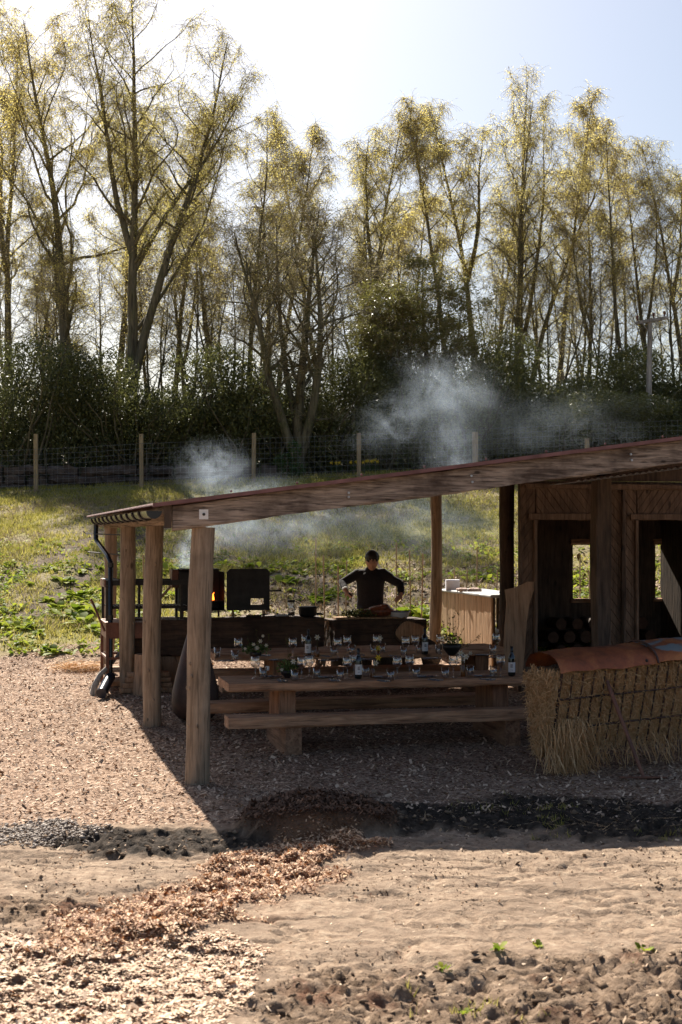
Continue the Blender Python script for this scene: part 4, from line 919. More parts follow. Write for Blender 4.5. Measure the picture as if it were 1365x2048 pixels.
picnic('far long picnic table set for a meal behind the near one', .87, 4.75, 4.35, 5.25, ZF, [(3.95, .50, .9, .1), (5.60, .50, .9, .1)], (1.7, 4.4), 50)

# ------------------------------------------------------------ tableware
def gl(h=.225):
    r = .041; k = h/.225
    return [(0, .001), (.034, .001), (.034, .003), (.006, .008), (.0045, .02), (.0045, .095*k), (.010, .103*k), (.028, .118*k), (.040, .142*k), (.042, .16*k), (.039, .19*k), (.034, .225*k),
            (.0328, .225*k), (.0375, .19*k), (.0402, .16*k), (.038, .143*k), (.026, .121*k), (.006, .108*k), (0, .107*k)]
glass_me = MB().lathe([(r*1.28, z*1.1) for r, z in gl()], 20).mesh('wine_glass', M['glass'])
tum_me = MB().lathe([(0, .001), (.035, .001), (.038, .004), (.042, .125), (.0405, .125), (.0362, .012), (0, .012)], 20).mesh('tumbler', M['glass'])
def wine_bottle(p, label, h=.33):
    t = thing('wine_bottle', label, 'wine bottle', p, rnd.uniform(-.3, .3), 'wine bottles on the tables'); k = h/.33
    MB().lathe([(0, .004), (.03, 0), (.039, .006), (.041, .02), (.041, .19*k), (.037, .215*k), (.022, .245*k), (.0155, .262*k), (.0145, .30*k)], 20).build('glass_body', M['bottle'], t)
    MB().lathe([(.0155, .262*k), (.0165, .264*k), (.0165, .33*k), (0, .331*k)], 16).build('capsule', M['foil'], t)
    V = []; n = 10
    for z in (.045, .155):
        for i in range(n+1):
            a = -math.pi/2 + (i/n-.5)*2.3; V.append((.0418*math.cos(a), .0418*math.sin(a), z*k))
    lb = MB().add(V, [(i, i+1, n+1+i+1, n+1+i) for i in range(n)], 0, True).build('paper_label', M['label'], t)
    V = []
    mk = MB()
    def patch(a0, a1, z0, z1):
        vs = [(.0424*math.cos(-math.pi/2+a), .0424*math.sin(-math.pi/2+a), z*k) for a, z in ((a0, z0), ((a0+a1)/2, z0), (a1, z0), (a1, z1), ((a0+a1)/2, z1), (a0, z1))]; mk.add(vs, [(0, 1, 4, 5), (1, 2, 3, 4)])
    for r_ in range(3): patch(-.34, .30, .098+r_*.013, .107+r_*.013)
    patch(-.30, -.06, .068, .073); patch(.04, .26, .068, .073)
    mk.build('printed_mark', M['ink'], lb)
    return t
rnd = random.Random(77)
near_g = [(511, 1357), (604, 1358), (619, 1354), (695, 1358), (708, 1352), (795, 1357), (820, 1354), (907, 1356), (922, 1351), (1002, 1353)]
near_t = [(527, 1356), (590, 1361), (634, 1356), (681, 1360), (732, 1353), (782, 1361), (833, 1355), (891, 1357), (941, 1352), (987, 1354)]
far_g = [(477, 1317), (586, 1316), (611, 1309), (676, 1316), (695, 1311), (754, 1309), (812, 1313), (831, 1310), (881, 1308), (993, 1305)]
far_t = [(435, 1315), (470, 1322), (626, 1313), (668, 1312), (704, 1309), (748, 1309), (765, 1306), (808, 1312), (840, 1307), (878, 1309), (986, 1308)]
gdesc = ['at the left end of the table', 'left of the twin pair by the green posy', 'right one of the pair by the green posy', 'just left of the wine bottle', 'half behind the wine bottle neck', 'left one of the middle pair', 'right one of the middle pair', 'left of the amber vase', 'directly behind the amber vase', 'next to the right hand wine bottle']
fdesc = ['at the left end of the table', 'between flower bowl and wine bottle', 'half behind the left wine bottle', 'left one of the pair near the counter gap', 'right one of the pair near the counter gap', 'with a flower sprig leaning on it', 'left of the pair before the carving block', 'right of the pair before the carving block', 'left of the twiggy branch bowl', 'at the right end of the table']
for tb, lst, z, ds in (('near', near_g, ZN, gdesc), ('far', far_g, ZF, fdesc)):
    for (px, py), d_ in zip(lst, ds):
        p = onz(px, py, z+.003); o = obj('wine_glass', glass_me, None, p); tag(o, 'stemmed wine glass on the %s table %s' % (tb, d_), 'wine glass', 'wine glasses on the tables')
for tb, lst, z in (('near', near_t, ZN), ('far', far_t, ZF)):
    for i, (px, py) in enumerate(lst):
        o = obj('tumbler', tum_me, None, onz(px, py, z+.003)); tag(o, 'straight water tumbler on the %s table, %s from the left' % (tb, ords[i]), 'tumbler', 'water tumblers on the tables')
wine_bottle(onz(717, 1357, ZN+.003), 'dark wine bottle with white label in the middle of the near table')
wine_bottle(onz(1024, 1352, ZN+.003), 'dark wine bottle with white label at the right of the near table')
wine_bottle(onz(617, 1313, ZF+.003), 'dark wine bottle with white label left of middle on the far table')
wine_bottle(onz(850, 1309, ZF+.003), 'dark wine bottle before the carving block on the far table')
def mk_fork():
    mb = MB(); mb.tube([(-.10, 0, .004), (-.02, 0, .006), (.02, 0, .010), (.045, 0, .006)], [.005, .003, .003, .008], 6, flat=.4)
    for k in range(4): y = -.009+.006*k; mb.tube([(.045, y, .006), (.07, y, .004), (.095, y, .008)], [.0016, .0016, .0008], 4)
    return mb.mesh('fork', M['cutlery'])
def mk_knife():
    mb = MB(); mb.tube([(-.11, 0, .005), (0, 0, .005)], [.007, .006], 6, flat=.5); mb.add([(0, -.008, .001), (.10, -.009, .001), (.125, .004, .001), (0, .006, .001), (0, -.006, .004), (.10, -.007, .004), (.123, .004, .004), (0, .006, .006)], [(3,2,1,0), (4,5,6,7), (0,1,5,4), (1,2,6,5), (2,3,7,6), (3,0,4,7)])
    return mb.mesh('knife', M['cutlery'])
fk, kn = mk_fork(), mk_knife()
cut = {'near': (ZN, [(547, 1355), (565, 1363), (655, 1356), (670, 1363), (765, 1356), (768, 1364), (852, 1355), (872, 1362), (965, 1354), (975, 1361)]), 'far': (ZF, [(452, 1324), (530, 1313), (556, 1322), (650, 1314), (655, 1323), (722, 1312), (735, 1321), (789, 1314), (862, 1319), (930, 1312), (968, 1312), (985, 1316)])}
napm = []
for tb, (z, lst) in cut.items():
    for i, (px, py) in enumerate(lst):
        p = onz(px, py, z+.003); a = TH + math.pi/2 + rnd.uniform(-.6, .6) if i % 2 else TH + rnd.uniform(-.5, .5)
        mb = MB(); V = []; nq = 6
        for q in range(nq+1):
            for r_ in range(nq+1): V.append((-.09+.18*q/nq, -.05+.1*r_/nq, .004+.012*abs(math.sin(q*1.7+r_*1.1+i))))
        mb.add(V, [(q*(nq+1)+r_, (q+1)*(nq+1)+r_, (q+1)*(nq+1)+r_+1, q*(nq+1)+r_+1) for q in range(nq) for r_ in range(nq)], 0, True)
        o = mb.build('napkin', plain('grey_linen%d' % i, (.20, .20, .21), .9), None, p, (0, 0, a)); tag(o, 'folded grey napkin on the %s table, %s from the left' % (tb, ords[i]), 'napkin', 'napkins at the place settings')
        c_, s_ = math.cos(a), math.sin(a)
        o = obj('fork', fk, None, p+Vector((-s_*.018, c_*.018, .016)), (0, 0, a)); tag(o, 'steel fork on the %s table, %s from the left' % (tb, ords[i]), 'fork', 'forks at the place settings')
        o = obj('knife', kn, None, p+Vector((s_*.018, -c_*.018, .016)), (0, 0, a)); tag(o, 'steel knife on the %s table, %s from the left' % (tb, ords[i]), 'knife', 'knives at the place settings')
# flowers
def leafblob(rg, n, c, r, size, zmin=.0):
    d = rg.normal(0, 1, (n, 3)); d /= np.linalg.norm(d, axis=1, keepdims=True); C = np.array(c)+d*np.array(r)*rg.uniform(.4, 1, (n, 1))
    C = C[C[:, 2] > zmin]; V, F = leaves_np(rg, C, size, asp=.5); return V, F, len(C)
def flower(t, p, s=.035, mat='petal', tilt=0.0, cen='yellow'):
    mb = MB()
    for k in range(6):
        a = k*math.pi/3; d = Vector((math.cos(a), -.35, math.sin(a))); e = Vector((-math.sin(a), 0, math.cos(a)))
        mb.add([(0, 0, 0), d*s*.5+e*s*.22, d*s, d*s*.5-e*s*.22], [(0, 1, 2, 3)])
    f = mb.build('flower', M[mat], t, p); MB().ell((0, -.008, 0), (s*.14, s*.14, s*.14), 6, 4).build('flower_centre', M[cen], f); return f
def posy(p, label, seed, flowers, branches, bowl_r=.075, nleaf=260, spread=(.12, .10, .07)):
    rg = np.random.default_rng(seed); t = thing('flower_bowl', label, 'flower bowl', p, 0, 'flower arrangements on the tables')
    k = bowl_r/.075
    MB().lathe([(0, .001), (.03*k, .001), (.035*k, .012), (.068*k, .05*k), (.078*k, .085*k), (.073*k, .085*k), (.06*k, .05*k), (0, .03*k)], 18).build('bowl', M['bowl'], t)
    V, F, n = leafblob(rg, nleaf, (0, 0, .12*k), spread, .032, .06); obj('foliage', np_mesh('foliage', V, F, M['posy'], False, np.repeat(rg.random(n), 4)), t)
    for (x, z, s) in flowers: flower(t, (x, -.09, z), s*.75)
    for (x, z, nl) in branches:
        q = np.linspace(0, 1, 7)[:, None]; B_ = np.array([0, 0, .07])*(1-q) + np.array([x, rg.uniform(-.05, .05), z])*q + rg.normal(0, .008, (7, 3)); B_[:, 0] += x*.25*np.sin(q[:, 0]*3)
        V1, F1 = tubes_np([B_], [np.linspace(.003, .0012, 7)], 4); ii = rg.uniform(1.5, 5.99, nl); i0 = ii.astype(int); f = (ii-i0)[:, None]
        C = B_[i0]*(1-f)+B_[i0+1]*f+rg.normal(0, .012, (nl, 3)); V2, F2 = leaves_np(rg, C, .026, asp=.5); V, F = cat_mesh([(V1, F1), (V2, F2)])
        obj('branch', np_mesh('branch', V, F, M['posy'] if False else M['bud'], False, np.full(len(V), .4)), t)
    return t
posy(onz(575, 1356, ZN+.003), 'dark bowl of green foliage with one white star flower on the near table', 1, [(.07, .19, .05), (-.055, .10, .03)], [(.0, .50, 14), (.11, .24, 12), (-.1, .2, 10), (.04, .3, 12)], nleaf=420, spread=(.13, .1, .09))
posy(onz(512, 1318, ZF+.003), 'dark bowl with several small white flowers on the far table', 2, [(-.02, .18, .035), (.06, .22, .04), (.02, .14, .045), (.13, .17, .035), (-.12, .13, .03), (.09, .28, .03)], [(.16, .30, 14), (-.1, .27, 12), (.02, .34, 10)], nleaf=420, spread=(.2, .1, .07))
posy(onz(904, 1310, ZF+.003), 'black bowl holding a tall twiggy dark leaved branch', 3, [(.22, .03, .04)], [(.03, .60, 34), (-.1, .42, 16), (.14, .34, 18), (.34, .26, 22), (-.04, .5, 16), (.2, .12, 10), (.09, .52, 16)], bowl_r=.12, nleaf=200, spread=(.13, .08, .09))
def vase(p, label, seed, stems, h=.12):
    t = thing('bud_vase', label, 'vase', p, 0, 'small bud vases on the tables')
    MB().lathe([(0, .001), (.024, .001), (.027, .01), (.027, h*.6), (.013, h*.8), (.012, h), (.010, h), (.010, h*.8)], 14).build('bottle_vase', M['amber'], t)
    for x, z, m_ in stems:
        MB().tube([(0, 0, h*.5), (x*.4, 0, z*.6), (x, 0, z)], .0025, 4).build('stem', M['posy'], t); flower(t, (x, -.01, z), .04, m_)
vase(onz(746, 1355, ZN+.003), 'brown bud vase with a yellow flower in the middle of the near table', 1, [(.06, .22, 'yellow'), (.03, .16, 'petal')])
vase(onz(927, 1353, ZN+.003), 'amber bud vase with a pale flower at the right of the near table', 2, [(.03, .22, 'petal'), (-.03, .26, 'petal')], .15)
vase(onz(635, 1314, ZF+.003), 'dark bud vase with one white star flower right of the far bottle', 3, [(.0, .24, 'petal')])
vase(onz(757, 1316, ZF+.003), 'low bud vase with drooping pale sprig on the far table', 4, [(.02, .24, 'petal'), (.0, .12, 'yellow')], .09)
o = MB().lathe([(0, .001), (.022, .001), (.024, .003), (.024, .05), (.023, .05), (.02, .005), (0, .005)], 14).build('tea_light', M['white'], None, onz(535, 1341, ZN+.003)); tag(o, 'tiny white tea light behind the left tumbler', 'tea light')
# ------------------------------------------------------------ cooking counter
lu0, lv0 = upx(268, 6.32), 6.32; lu1 = upx(650, 6.32); g = gz(*W(1.4, 6.5)[:2]); ZC = at(560, 1237, W(1.4, 6.32).y).z
lc = fthing('log_counter', 'long squared dark log used as cooking counter on stump supports', 'counter', lu0, lv0, g)
Lc = lu1-lu0; zc = ZC-g
t = MB().wbox(0, Lc, 0, .58, zc-.50, zc, seg=.08, amp=.014, seed=4, bev=.03); t.build('log', M['darklog'], lc)
def stump(par, x, y, r, z1, seed, mat='bark', z0=-.15):
    rg = random.Random(seed); pts = [(x, y, z0+(z1-z0)*i/8) for i in range(9)]
    mb = MB().tube(pts, [r*(1.12-.15*i/8+.03*rg.uniform(-1, 1)) for i in range(9)], 16, nz=.08, seed=seed, caps=True); return mb.build('stump_support', M[mat], par)
stump(lc, .45, .30, .26, zc-.51, 1, 'slab'); stump(lc, Lc-.5, .30, .25, zc-.51, 2)
# carving block
ku0, ku1, kv = upx(668, 6.25), upx(852, 6.25), 6.25; g2 = gz(*W(3.5, 6.5)[:2]); kt = at(760, 1240, W(3.5, 6.25).y).z-g2
kb = fthing('carving_block', 'huge bark-edged log block where the cook carves, with a pale sawn knot', 'log table', ku0, kv, g2); Lk = ku1-ku0
mb = MB(); rg_ = random.Random(9); n = 14; vs = []
for i in range(n+1):
    t_ = i/n; x = Lk*t_; prof = [(.02, kt), (.62, kt), (.66, kt-.1), (.62, kt-.38), (.45, kt-.56), (.18, kt-.56), (-.01, kt-.38), (-.03, kt-.12)]
    for y, z in prof: vs.append((x+rg_.uniform(-.03, .03)*(1 if i in (0, n) else .3)+(-.05*(kt-z) if i == 0 else .06*(kt-z)*(i == n)), y+rg_.uniform(-.015, .015), z+(rg_.uniform(-.02, .02) if z < kt-.05 else 0)))
fs = [(i*8+j, i*8+(j+1) % 8, (i+1)*8+(j+1) % 8, (i+1)*8+j) for i in range(n) for j in range(8)] + [tuple(range(8))[::-1], tuple(n*8+j for j in range(8))]
mb.add(vs, [f[::-1] for f in fs]); mb.build('log', M['darklog'], kb)
# sawn knot face on the front right
kx = upx(820, 6.2)-ku0; mb = MB()
ang_ = [(.20*math.cos(a)*(1+.1*math.sin(2*a+1)), .145*math.sin(a)*(1+.12*math.cos(3*a))) for a in np.linspace(0, 2*math.pi, 25)[:-1]]
mb.prism([(kx+a, kt-.17+b_) for a, b_ in ang_], -.075, -.02); kn_ = mb.build('sawn_knot', M['cut'], kb, label='pale oval sawn face on the front of the log')
ang2 = [(a*1.12, b_*1.12) for a, b_ in ang_]; MB().prism([(kx+a, kt-.17+b_) for a, b_ in ang2], -.07, .0).build('knot_bark', M['bark'], kb)
mb = MB()
for k in range(60):   # hanging bark shreds at the left end
    z = kt-rg_.uniform(0, .85); x = -.03-.16*(kt-z)/.9+rg_.uniform(-.05, .03); y = rg_.uniform(0, .5); mb.tube([(x, y, z), (x-rg_.uniform(0, .05), y, z-rg_.uniform(.05, .25))], [.018, .004], 4, flat=.4)
mb.build('bark_shreds', M['cut'] if False else M['slab'], kb); stump(kb, .35, .32, .30, kt-.555, 3); stump(kb, Lk-.35, .32, .26, kt-.555, 4)
# black cloth hanging at the right end
V = [(Lk-.02, -.06, kt-.25), (Lk+.10, -.06, kt-.32), (Lk+.22, -.05, kt-.5), (Lk+.13, -.06, kt-.72), (Lk-.02, -.07, kt-.8), (Lk-.1, -.07, kt-.5)]
o = MB().prism([(x, z) for x, y, z in V][::-1], -.10, -.05).build('black_apron', M['black'], None, W(ku0, kv, g2), (0, 0, TH)); tag(o, 'black sheet hanging off the right end of the carving block', 'apron')
def onF(px, v, z):  return W(upx(px, v), v, z)
TZ = ZC+.004; KZ = kt+g2+.004
# board, roast, herbs, enamel bowl
o = MB().wbox(-.5, .5, -.16, .16, 0, .03, amp=.002).build('carving_board', M['cut'], None, onF(738, 6.5, KZ), (0, 0, TH)); tag(o, 'wide wooden carving board under the roast', 'board')
t = thing('roast_joint', 'browned roast joint lying on the carving board in front of the cook', 'roast', onF(757, 6.48, KZ+.033), TH)
MB().ell((.03, 0, .075), (.20, .12, .085), 16, 10, nz=.07, seed=1).ell((-.12, .02, .055), (.16, .1, .06), 14, 8, nz=.1, seed=2).ell((.08, -.02, .12), (.09, .08, .06), 12, 8, nz=.08, seed=3).build('meat', M['meat'], t)
MB().tube([(.18, 0, .06), (.26, -.02, .045), (.27, -.02, .04)], [.03, .018, .025], 8).build('bone', M['slab'], t)
rgn = np.random.default_rng(4); V, F, n = leafblob(rgn, 900, (0, 0, .05), (.30, .14, .07), .04, .0)
hb_ = thing('herb_heap', 'dark heap of herbs on the left of the carving board', 'herbs', onF(720, 6.45, KZ+.03), TH); obj('leaves', np_mesh('leaves', V, F, M['hedge'], False, np.repeat(rgn.random(n), 4)), hb_)
t = thing('enamel_bowl', 'white enamel bowl with a dark blue rim right of the roast', 'bowl', onF(799, 6.45, KZ), TH)
MB().lathe([(0, .002), (.10, .002), (.11, .012), (.145, .095), (.150, .102), (.143, .1), (.1, .016), (0, .012)], 28, sx=1.05).build('bowl_body', M['enamel'], t)
MB().lathe([(.145, .096), (.155, .100), (.155, .107), (.146, .108), (.143, .1)], 28, sx=1.05).build('rim', M['navy'], t)
# jar, pot, tray things on the log counter
t = thing('storage_jar', 'tall glass jar with metal lid on the dark log counter', 'jar', onF(583, 6.5, TZ), TH)
MB().lathe([(0, .002), (.048, .002), (.052, .01), (.052, .19), (.045, .205), (.0425, .205), (.049, .188), (.049, .012), (0, .01)], 20).build('glass_body', M['glass'], t)
MB().lathe([(0, .012), (.0475, .012), (.0475, .06), (0, .06)], 16).build('contents', M['slab'], t); MB().lathe([(0, .206), (.054, .206), (.056, .212), (.056, .232), (0, .236)], 20).build('lid', M['steel_open'], t)
t = thing('cast_iron_pot', 'low black cast iron pot at the right end of the counter', 'pot', onF(616, 6.55, TZ), TH)
MB().lathe([(0, .002), (.11, .002), (.125, .02), (.13, .11), (.135, .115), (.135, .135), (.12, .14), (0, .145)], 24).build('pot_body', M['steel'], t)
MB().tube([(.13, 0, .03), (.2, 0, .028), (.22, -.02, .02)], [.02, .018, .012], 6).build('handle', M['steel'], t)
t = thing('tongs', 'dark cooking tongs lying on the log counter', 'tongs', onF(542, 6.42, TZ), TH+.2)
MB().tube([(-.14, 0, .012), (0, .012, .014), (.14, .02, .012)], .007, 6).tube([(-.14, 0, .012), (0, -.012, .014), (.14, -.02, .012)], .007, 6).build('arms', M['steel_open'], t)
for i, (px, lb, c) in enumerate(((508, 'flat black skillet left of the tongs', 'steel'), (565, 'crumpled pale kitchen cloth beside the jar', 'cloth'))):
    mb = MB()
    if i == 0: mb.lathe([(0, .003), (.1, .003), (.115, .03), (.11, .03), (.097, .008), (0, .008)], 20).tube([(.11, 0, .025), (.25, 0, .035)], .01, 6)
    else:
        for k in range(6): mb.ell((rnd.uniform(-.07, .07), rnd.uniform(-.05, .05), .015), (.06, .04, .022), 8, 5, nz=.25, seed=k)
    o = mb.build('skillet' if i == 0 else 'kitchen_cloth', M[c], None, onF(px, 6.45, TZ), (0, 0, TH+.5)); tag(o, lb, 'pan' if i == 0 else 'cloth')

# fire box and steel panel on the counter
fv = 6.62; fu0 = upx(358, fv); fu1 = upx(450, fv); Yf = W(1, fv).y; zt_ = at(400, 1138, Yf).z; zb_ = at(400, 1222, Yf).z
fb = fthing('fire_box', 'black steel fire box with chamfered top standing on the counter, fire inside', 'fire box', fu0, fv, TZ)
w_ = fu1-fu0; h0 = zb_-TZ; h1 = zt_-TZ; c_ = .045
def cham(x0, x1, z0, z1, c): return [(x0, z0), (x1, z0), (x1, z1-c), (x1-c, z1), (x0+c, z1), (x0, z1-c)]
MB().prism(cham(0, w_, h0, h1, c_), .40, .412).build('back_plate', M['steel'], fb)
MB().box(0, .012, 0, .398, h0, h1-c_).build('side_plate', M['steel'], fb); MB().box(w_-.012, w_, 0, .398, h0, h1-c_).build('side_plate', M['steel'], fb)
MB().box(0.014, w_-.014, 0, .398, h0, h0+.012).box(.05, w_-.05, .02, .38, h1-.012, h1-.002).box(.014, w_-.014, .02, .38, h0+.13, h0+.14).build('shelf', M['steel'], fb)
MB().box(.014, w_*.55, -.014, -.002, h0+.02, h1-.05).build('front_plate', M['steel'], fb)
for x in (.06, w_-.08, w_*.5): MB().box(x, x+.025, .1, .13, 0, h0-.002).build('foot', M['rust'], fb)
MB().box(-.09, -.002, .02, .3, h1-.26, h1-.01).build('chimney_box', M['rust'], fb)
pn = fthing('fire_screen', 'black steel plate with a cut-out slot right of the fire box', 'steel plate', upx(454, fv), fv, TZ); pw = upx(540, fv)-upx(454, fv)
sx0, sx1 = upx(502, fv)-upx(454, fv), upx(528, fv)-upx(454, fv); sz0, sz1 = at(500, 1211, Yf).z-TZ, at(500, 1198, Yf).z-TZ
mb = MB(); mb.prism([(0, h0), (sx0, h0), (sx0, h1), (c_, h1), (0, h1-c_)], 0, .01); mb.prism([(sx1, h0), (pw, h0), (pw, h1-c_), (pw-c_, h1), (sx1, h1)], 0, .01)
mb.prism([(sx0, h0), (sx1, h0), (sx1, sz0), (sx0, sz0)], 0, .01); mb.prism([(sx0, sz1), (sx1, sz1), (sx1, h1), (sx0, h1)], 0, .01); mb.build('plate', M['steel'], pn)
MB().tube([(pw, .005, h0+.27), (pw+.17, .005, h0+.275)], [.012, .014], 8).build('handle', M['steel'], pn)
for x in (.08, pw-.1): MB().box(x, x+.02, -.05, .06, 0, h0-.002).build('foot', M['rust'], pn)
# flames: these give off light
fm, nt, b = newmat('flame'); b.inputs['Emission Color'].default_value = (1, .16, .015, 1); b.inputs['Emission Strength'].default_value = 3; b.inputs['Base Color'].default_value = (1, .2, .05, 1)
fl = thing('fire', 'small orange flames burning in the fire box', 'fire', onF(424, fv+.12, TZ+h0+.145), TH)
for k, (x, hh) in enumerate(((0, .15), (.03, .11), (-.02, .08), (.012, .06))):
    MB().tube([(x, .01*k, 0), (x+.012*(-1)**k, .01*k, hh*.35), (x-.01, .01*k, hh*.7), (x+.008, .01*k, hh)], [.012, .017, .009, .001], 8).build('flame', fm, fl)
# grill rig on rusty stand
gg = gz(*W(0, 6.5)[:2]); st = fthing('grill_stand', 'rusty steel stand left of the counter', 'stand', -.33, 6.0, gg); zs = TZ-gg-.03
for x, y in ((0, 0), (0, .92), (.50, 0), (.50, .92)): MB().box(x, x+.04, y, y+.04, -.05, zs-.002).build('leg', M['rust'], st)
for a in ((.042, .498, .005, .035, zs-.20, zs-.002), (.005, .035, .042, .918, zs-.20, zs-.002), (.042, .498, .925, .955, zs-.2, zs-.002), (.005, .03, .042, .918, .42, .45), (.042, .498, .005, .03, .42, .45), (.042, .498, .925, .95, .42, .45)): MB().box(*a).build('rail', M['rust'], st)
MB().box(-.01, .56, -.01, .97, zs, zs+.012).build('top_plate', M['rust'], st)
MB().box(.05, .49, .05, .9, .25, .275).box(.05, .45, .1, .8, .06, .12).build('low_shelf', M['slab'], st)
MB().tube([(-.02, -.02, zs-.1), (-.16, .05, zs+.25), (-.2, .05, zs+.33)], .016, 6).build('lever', M['rust'], st)
rk = fthing('grill_rack', 'tall black iron grill rack with mesh trays above the stand', 'grill', -.33, 6.05, TZ); h = at(280, 1163, W(0, 6.2).y).z-TZ
for x, y in ((0, 0), (0, .7), (.50, 0), (.50, .7), (1.02, .2), (1.02, .7)): MB().box(x, x+.035, y, y+.035, 0, h-.05).build('upright', M['steel_open'], rk)
MB().box(0, 1.1, 0, .03, h-.048, h+.02).box(0, 1.1, .7, .73, h-.048, h+.02).build('top_rail', M['steel'], rk)
mb = MB()
for k in range(14): mb.tube([(.01+k*.012, .03, h+.024), (.01+k*.012, .7, h+.024)], .003, 4)
for k in range(12): mb.tube([(.005, .04+k*.058, h+.03), (.175, .04+k*.058, h+.03)], .003, 4)
mb.build('mesh_tray', M['galv'], rk)
MB().box(-.02, 0, 0, .72, h-.07, h+.03).build('tray_side', M['rust'], rk)
mb = MB(); hs = at(280, 1212, W(0, 6.2).y).z-TZ
for k in range(24): mb.tube([(.04+k*.046, .04, hs), (.04+k*.046, .7, hs)], .004, 4)
for y in (.04, .36, .7): mb.tube([(.03, y, hs-.01), (1.1, y, hs-.01)], .009, 5)
mb.box(.03, 1.1, .04, .06, hs-.035, hs-.002); mb.build('grill_shelf', M['steel_open'], rk)
MB().tube([(.72, .4, hs+.03), (.92, .42, hs+.25)], .018, 6).build('strut', M['slab'], rk)
mb = MB()
for k, (z, l) in enumerate(((1.12, .5), (.76, .55))): pass
# pokers sticking out to the left of the eave
for i, (pa, pb) in enumerate((((172, 1067), (245, 1070)), ((176, 1104), (245, 1110)))):
    a = at(*pa, 20.0); b_ = at(*pb, 19.2); mb = MB().tube([a-a, b_-a], .009, 6); mb.tube([Vector((0, 0, 0)), Vector((-.04, 0, .03))], .007, 5)
    o = mb.build('iron_skewer', M['steel_open'], None, a); tag(o, '%s long iron skewer stuck out left of the eave posts' % ('upper', 'lower')[i], 'skewer', 'iron skewers by the eave posts')
# curved grey plank leaning
mb = MB(); pts = [at(186, 1390, 18.8), at(190, 1372, 18.8), at(200, 1350, 18.9), at(222, 1328, 19.0), at(250, 1295, 19.3), at(272, 1268, 19.6)]
p0 = Vector((pts[0].x, pts[0].y, gz(pts[0].x, pts[0].y))); mb.tube([p-p0 for p in pts], [.045, .045, .035, .028, .024, .02], 8, flat=.6, nz=.05); o = mb.build('bent_plank', M['greypole'], None, p0); tag(o, 'bent grey weathered branch leaning beside the downpipe', 'branch')
# steel cone chiminea
cp_ = at(391, 1455, 16.9); t = thing('steel_cone', 'dark rusty teardrop-shaped steel vessel behind the nearest post', 'fire vessel', (cp_.x, cp_.y, gz(cp_.x, cp_.y)), 0)
MB().lathe([(0, .0), (.10, .0), (.20, .025), (.26, .09), (.285, .2), (.275, .34), (.235, .52), (.19, .7), (.14, .88), (.09, 1.05), (.05, 1.17), (.03, 1.2), (0, 1.2)], 28, sy=.75).build('shell', M['rustdark'], t)
MB().lathe([(.05, 1.17), (.06, 1.18), (.06, 1.24), (.05, 1.25)], 16, sy=.75).build('neck_ring', M['steel'], t)
# timber under the counter's left end
p = W(.1, 5.95); t = thing('plank_stack', 'short boards stacked below the left end of the log counter', 'boards', (p.x, p.y, gz(p.x, p.y)), TH)
for k in range(4): MB().wbox(-.25+.03*k, .45-.02*k, -.1, .16, .0+.07*k, .065+.07*k, seed=k).build('board', M['slab'], t)
p = W(.28, 6.2); o = MB().tube([(0, 0, -.1), (0, 0, .2), (.01, 0, .52)], [.2, .18, .17], 14, nz=.08, seed=8).build('chopping_stump', M['slab'], None, (p.x, p.y-.35, gz(p.x, p.y-.35))); tag(o, 'pale split stump standing between the second and third posts', 'stump')

# ------------------------------------------------------------ hay rack
ha = R(20); hp = at(1120, 1510, 13.55); hr = thing('hay_rack', 'steel hay rack with rusty curved sheet lid, full of hay', 'hay feeder', (hp.x, hp.y, 0), ha)
HL = 2.6; tl = math.tan(R(3.2))
def tz(x): return x*tl
z1, z0_ = at(1108, 1347, 13.55).z, .17
def lid(x0, x1, r_add, nm, mat, seed):
    rg = random.Random(seed); V, F = [], []; nx_, na = 14, 14
    for s_ in (0, 1):
        for i in range(nx_+1):
            x = x0+(x1-x0)*i/nx_
            for j in range(na+1):
                a = math.pi*(.06+.88*j/na); yy = .30-.37*math.cos(a); zz_ = z1-.03+.215*math.sin(a)
                dz = .008*math.sin(x*7+j*.7)+.006*math.sin(x*17+j*1.9) + r_add - s_*.004 + (rg.uniform(-.004, .004) if s_ == 0 else 0)
                V.append((x + (rg.uniform(-.012, .012) if i in (0, nx_) and s_ == 0 else 0), yy, zz_+dz+tz(x)))
    q = (nx_+1)*(na+1)
    for s_ in (0, 1):
        for i in range(nx_):
            for j in range(na):
                f = (s_*q+i*(na+1)+j, s_*q+(i+1)*(na+1)+j, s_*q+(i+1)*(na+1)+j+1, s_*q+i*(na+1)+j+1); F.append(f if s_ == 0 else f[::-1])
    return obj('lid_sheet', np_mesh(nm, V, F, mat, True), hr)
l1 = lid(-.02, 1.06, 0, 'lid_sheet', M['rustroof'], 1); l1['label'] = 'rust brown left lid sheet'
l2 = lid(1.03, HL, .010, 'lid_sheet', M['rustgrey'], 2); l2['label'] = 'orange and grey patched right lid sheet'
mb = MB(); mb.tube([(1.045, .30-.378*math.cos(math.pi*(.05+.9*j/14)), z1-.03+.223*math.sin(math.pi*(.05+.9*j/14))+tz(1.05)+.012) for j in range(15)], .012, 6); mb.build('lid_band', M['rustdark'], hr)
MB().ell((.93, -.045, z1+.045+tz(.9)), (.018, .01, .018), 8, 6).build('lid_hole', M['steel'], hr)
x = .02; k = 0
while x < HL:
    for fy, by in ((-.01, .22), (.61, .38)):
        MB().tube([(x, fy, z1+tz(x)-.02), (x+.003, (fy*.5+by*.5)-(.01 if fy < 0 else -.01), (z1+z0_)/2+tz(x)), (x, by, z0_+tz(x))], .0098, 6).build('bar', M['rustdark'], hr)
    x += .118
